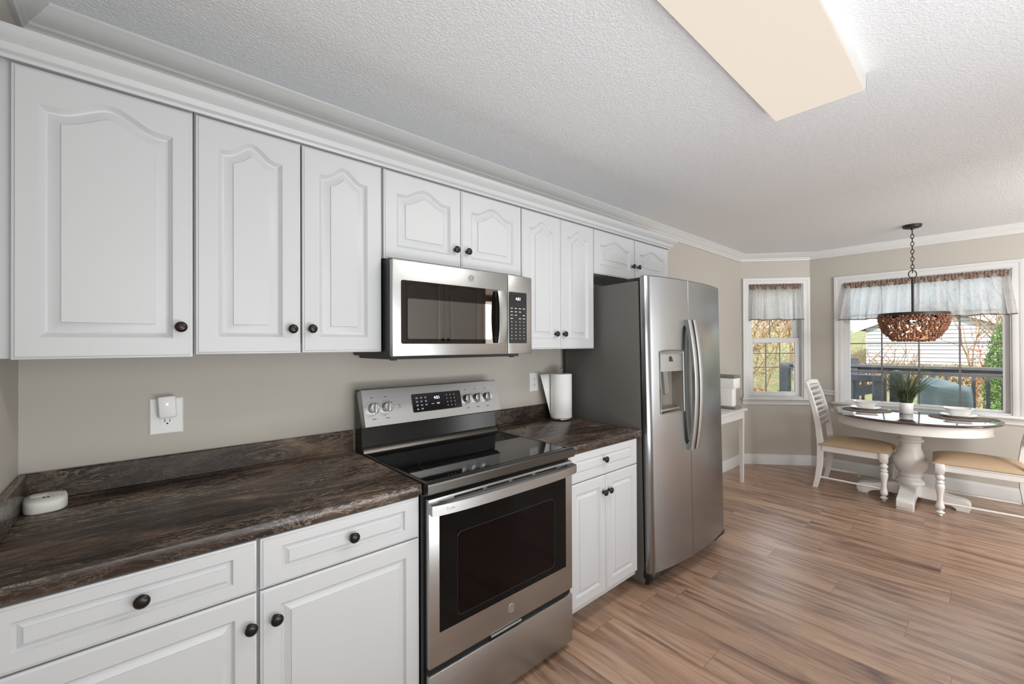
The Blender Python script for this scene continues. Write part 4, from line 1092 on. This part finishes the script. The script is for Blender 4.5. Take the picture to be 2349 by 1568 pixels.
# ------------------------------------------------------------------ outdoors
def nmat(name, stops, scale, rough=0.9, detail=4):
    m = mat(name, (0.5, 0.5, 0.5), rough, spec=0.2); nt, nn, L, b = nodes(m)
    L.new(ramp(nt, noise(nt, coords(nt), scale, detail, 0.65), stops), b.inputs['Base Color']); return m
YARD = nmat('leafy_grass', [(0.34, srgb(84, 100, 58)), (0.48, srgb(116, 126, 82)), (0.58, srgb(134, 110, 84)), (0.70, srgb(158, 136, 108))], 9.0)
DECKW = nmat('grey_deck_wood', [(0.3, srgb(120, 118, 116)), (0.7, srgb(160, 156, 150))], 6)
RAILW = nmat('dark_stained_rail', [(0.3, srgb(66, 66, 68)), (0.7, srgb(88, 88, 90))], 5, 0.5)
SIDING = mat('white_siding', (0.52, 0.52, 0.52), 0.6)
ROOF = nmat('brown_shingles', [(0.3, srgb(96, 84, 74)), (0.7, srgb(140, 122, 106))], 8)
BARK = nmat('tree_bark', [(0.3, srgb(104, 82, 62)), (0.7, srgb(158, 128, 98))], 9)
LEAFG = nmat('evergreen_leaves', [(0.3, srgb(52, 82, 40)), (0.55, srgb(96, 128, 66)), (0.75, srgb(150, 170, 108))], 9)
LEAFB = nmat('dry_autumn_leaves', [(0.3, srgb(104, 84, 62)), (0.5, srgb(160, 138, 104)), (0.75, srgb(196, 178, 146))], 7)
LEAFR = nmat('fallen_red_leaves', [(0.3, srgb(120, 68, 48)), (0.7, srgb(172, 112, 82))], 7)
TARP = nmat('grey_green_tarp', [(0.3, srgb(96, 108, 106)), (0.7, srgb(122, 134, 131))], 2, 0.6)
yard = MB()
def gz(x, y): return -0.75+max(0, x-8)*0.075+0.10*math.sin(x*0.6+y*0.8)+max(0, y-0.5)*0.05
yard.grid(lambda u, v: (5.3+45*u, -26+60*v, gz(5.3+45*u, -26+60*v)), 60, 60)
struct(yard.build('ground', YARD, fix=False, angle=180))
dkm = MB()
for k in range(15): dkm.box(5.30+0.145*k, -5.5, -0.16, 5.30+0.145*k+0.138, 2.2, -0.12)
struct(dkm.build('deck_floor', DECKW))
rl = thing('deck_railing', 'dark deck railing with sunlit flat cap behind the covered grill', 'railing', (7.35, -2.0, -0.12))
for y in (-3.2, -1.55+0.9+0.02, 1.42, 3.4):
    MB().box(-0.045, y-0.045, -0.02, 0.045, y+0.045, 1.30 if y > 0 else 1.165, 0.006, 1).build('post', RAILW, rl)
MB().box(-0.075, -3.4, 1.165, 0.075, 2.4, 1.205, 0.005, 1).build('cap_rail', RAILW, rl)
MB().box(-0.02, -3.4, 1.075, 0.02, 2.4, 1.162).build('upper_rail', RAILW, rl)
MB().box(-0.02, -3.4, 0.08, 0.02, 2.4, 0.16).build('lower_rail', RAILW, rl)
for k in range(44):
    y = -3.3+0.125*k
    MB().box(-0.017, y-0.017, 0.10, 0.017, y+0.017, 1.10).build('baluster', RAILW, rl)
sr = thing('stair_railing', 'dark wooden stair rail with diagonal brace outside the left of the big window', 'railing', (6.55, -1.0, -0.12))
MB().box(-0.06, 0.0, 1.01, 0.06, 0.95, 1.10, 0.006, 1).build('top_rail', RAILW, sr)
for y in (0.03, 0.33, 0.90): MB().box(-0.045, y-0.045, -0.02, 0.045, y+0.045, 1.02, 0.004, 1).build('post', RAILW, sr)
dg = MB(); dg.prism([(0.02, 1.00), (0.02, 0.88), (0.95, 0.58), (0.95, 0.72)], -0.03, 0.03, 'x'); dg.build('diagonal_brace', RAILW, sr)
def deck_post(x, y, h, lb):
    r = thing('deck_post', lb, 'post', (x, y, -0.12))
    MB().box(-0.065, -0.065, -0.02, 0.065, 0.065, h, 0.006, 1).build('post_shaft', RAILW, r)
    MB().lathe([(0.088, h), (0.088, h+0.02), (0.06, h+0.05), (0.0, h+0.065)], 4, (0, 0, 0)).build('post_cap', RAILW, r, (0, 0, 0), (0, 0, PI/4))
deck_post(6.75, -1.12, 1.10, 'dark deck post with cap seen behind the potted grass')
deck_post(7.10, 0.27, 1.12, 'dark deck post seen through the small bay window')
gr_ = thing('covered_grill', 'barbecue grill under a grey-green cover on the deck', 'grill', (6.40, -1.585, -0.12))
def tarp():
    m = MB(); nu, nv = 72, 30; V = []; F = []
    for j in range(nv+1):
        v = j/nv
        for i in range(nu):
            a = 2*PI*i/nu; ca, sa = math.cos(a), math.sin(a); k = (abs(ca)**9+abs(sa)**9)**(-1/9)
            top = min(1, v/0.3)
            d = max(0, (v-0.3)/0.7)
            s_ = (top if v < 0.3 else 1+0.06*d)
            fold = 1+(0.075*math.sin(6*a+1.0+3.5*d)+0.05*math.sin(11*a-3*d))*d**0.5
            x = 0.26*k*ca*s_*fold; y = 0.215*k*sa*s_*fold
            ridge = 1.072+0.045*(y/0.215)-0.04*(x/0.26)**2
            z = ridge-0.03*top**4+0.012*math.sin(11*x+19*y)*(1-d) if v < 0.3 else (ridge-0.03)*(1-d)+0.01*d
            V.append((x, y, max(0.006, z)))
    for j in range(nv):
        for i in range(nu): F.append((j*nu+i, j*nu+(i+1) % nu, (j+1)*nu+(i+1) % nu, (j+1)*nu+i))
    m.add(V, F); return m
tarp().build('grill_cover', TARP, gr_, angle=70)
# the neighbouring house
HXx = 24.0
ho = thing('neighbour_house', 'white-sided house with a gable roof beyond the deck', 'house', (HXx, 0.0, 0.55))
hw_ = MB(); yl, yr = 1.85, -2.25; zb_ = -0.4; zt_ = 1.62; pk = 2.50; ym = (yl+yr)/2
bh = 0.165; z = zb_
while z < pk-0.05:
    e = z+bh-0.032
    fz = lambda q: max(0.02, min(1.0, (pk-q)/(pk-zt_)))
    a0, a1 = ym+(yl-ym)*fz(z), ym+(yr-ym)*fz(z); b0, b1 = ym+(yl-ym)*fz(e), ym+(yr-ym)*fz(e)
    hw_.add([(-0.075, a0, z), (-0.075, a1, z), (-0.055, b1, e), (-0.055, b0, e), (0.0, a0, z), (0.0, a1, z), (0.0, b1, e), (0.0, b0, e)], [(0, 1, 2, 3), (4, 5, 1, 0), (3, 2, 6, 7)])
    z += bh
hw_.prism([(yl, zb_), (yl, zt_), (ym, pk), (yr, zt_), (yr, zb_)], 0.001, 7.0, 'x')
hw_.build('siding_wall', SIDING, ho, angle=20)
rf = MB()
for (e, sg) in ((yl, 1), (yr, -1)):
    ex = e+sg*0.40; ez = zt_-0.40*(pk-zt_)/abs(yl-ym)
    rf.prism([(ex, ez), (ym, pk+0.0), (ym, pk+0.14), (ex, ez+0.14)], -0.35, 7.2, 'x')
rf.build('roof', ROOF, ho)
fa = MB()
for (e, sg) in ((yl, 1), (yr, -1)):
    ex = e+sg*0.42; ez = zt_-0.42*(pk-zt_)/abs(yl-ym)
    fa.prism([(ex, ez-0.12), (ym, pk-0.12), (ym, pk+0.12), (ex, ez+0.12)], -0.40, -0.352, 'x')
fa.build('fascia_board', SIDING, ho)

def leaf_cloud(m, rn, c, rx, ry, rz, n, s, shell=0.35):
    for _ in range(n):
        while True:
            p = [rn.uniform(-1, 1) for _ in range(3)]
            d = math.sqrt(sum(q*q for q in p))
            if shell < d < 1: break
        q = Vector((c[0]+p[0]*rx, c[1]+p[1]*ry, c[2]+p[2]*rz))
        e = Euler((rn.uniform(0, 6.3), rn.uniform(0, 6.3), rn.uniform(0, 6.3))).to_matrix()
        k = s*rn.uniform(0.6, 1.4)
        m.add([q+e @ Vector(t) for t in ((-k, 0, 0), (0, -k*0.5, 0), (k, 0, 0), (0, k*0.5, 0))], [(0, 1, 2, 3)])
def branches(m, rn, p, d, ln, r, depth):
    p = Vector(p); d = Vector(d).normalized(); pts = [p]; q = p.copy(); dd_ = d.copy()
    for k in range(4):
        dd_ = (dd_+Vector((rn.uniform(-.22, .22), rn.uniform(-.22, .22), rn.uniform(-.1, .18)))).normalized(); q = q+dd_*ln/4; pts.append(q.copy())
    m.tube(pts, [r*(1-0.14*k) for k in range(5)], 5)
    if depth:
        for k in range(rn.choice((3, 4))):
            b_ = pts[rn.choice((2, 3, 4))]
            nd = (dd_+Vector((rn.uniform(-.9, .9), rn.uniform(-.9, .9), rn.uniform(-.2, .7)))).normalized()
            branches(m, rn, b_, nd, ln*rn.uniform(0.55, 0.8), r*0.55, depth-1)
def tree(name, label, cat, x, y, trunks, crowns, leafm, seed, ls=0.05, group=None):
    rn = random.Random(seed); z = gz(x, y)-0.05
    t = thing(name, label, cat, (x, y, z), group=group)
    tm = MB()
    for (d, ln, r, dep) in trunks: branches(tm, rn, (rn.uniform(-.15, .15), rn.uniform(-.15, .15), 0), d, ln, r, dep)
    tm.build('branches', BARK, t, fix=False, angle=80)
    if crowns:
        cm2 = MB()
        for (c, rx, ry, rz, n, sh) in crowns: leaf_cloud(cm2, rn, c, rx, ry, rz, n, ls, sh)
        cm2.build('foliage', leafm, t, fix=False)
    return t
tree('evergreen_shrub', 'tall green evergreen shrub at the right of the big window view', 'shrub', 10.2, -2.30, [((0, 0, 1), 1.4, 0.05, 2)],
     [((0, 0, 1.35), 0.45, 0.47, 1.35, 20000, 0.45)], LEAFG, 21, 0.020)
tree('evergreen_shrub', 'lower green shrub between the deck balusters at the right', 'shrub', 8.9, -2.25, [((0, 0, 1), 0.8, 0.04, 2)],
     [((0, 0, 0.7), 0.42, 0.45, 0.75, 9000, 0.4)], LEAFG, 22, 0.018)
tree('bare_tree', 'slim bare tree with reddish leaves in front of the white house', 'tree', 12.2, -1.78, [((0, .05, 1), 1.9, 0.035, 3), ((.05, -.1, 1), 1.7, 0.03, 3)],
     [((0, 0, 1.15), 0.25, 0.20, 0.85, 900, 0.1)], LEAFR, 23, 0.018)
tree('dry_hedge', 'low hedge of dry tan brush under the neighbouring house wall', 'hedge', 17.5, 0.2, [((rx_, .1*k, .8), 1.0, 0.02, 2) for k in range(-4, 5) for rx_ in (-.2,)],
     [((0, 2.2*k/3, 0.45), 0.6, 0.9, 0.55, 3500, 0.1) for k in range(-3, 4)], LEAFB, 24, 0.030)
tree('bare_tree', 'dense bare tan tree behind the left corner of the white house', 'tree', 20.0, 3.6, [((0, 0, 1), 2.6, 0.10, 3), ((0.1, .4, 1), 2.4, 0.08, 3), ((0.1, -.4, 1), 2.4, 0.08, 3)],
     [((0, 0, 2.6), 1.6, 1.8, 1.5, 6000, 0.1)], LEAFB, 25, 0.035)
tree('bare_tree', 'tangled bare shrub filling the small bay window view', 'tree', 11.6, 2.35, [((.1*k, .25*k, 1), 2.0, 0.030, 4) for k in (-2, -1, 0, 1, 2)],
     [((0, 0, 1.75), 0.9, 1.0, 1.0, 4500, 0.1)], LEAFB, 26, 0.020)
tree('bare_tree', 'bare tree standing behind the tangled shrub beyond the small window', 'tree', 15.5, 4.2, [((0, 0, 1), 2.8, 0.08, 3), ((.1, .3, 1), 2.6, 0.07, 3), ((.1, -.4, 1), 2.6, 0.07, 3)],
     [((0, 0, 2.5), 1.7, 1.9, 1.6, 9000, 0.1)], LEAFB, 27, 0.032)
tree('dry_hedge', 'strip of rusty red undergrowth along the lawn beyond the small window', 'hedge', 13.5, 3.0, [((0, .2*k, .6), 0.4, 0.012, 1) for k in (-2, 0, 2)],
     [((0, 1.1*k, 0.12), 0.5, 0.7, 0.28, 2500, 0.0) for k in (-2, -1, 0, 1, 2)], LEAFR, 28, 0.026)
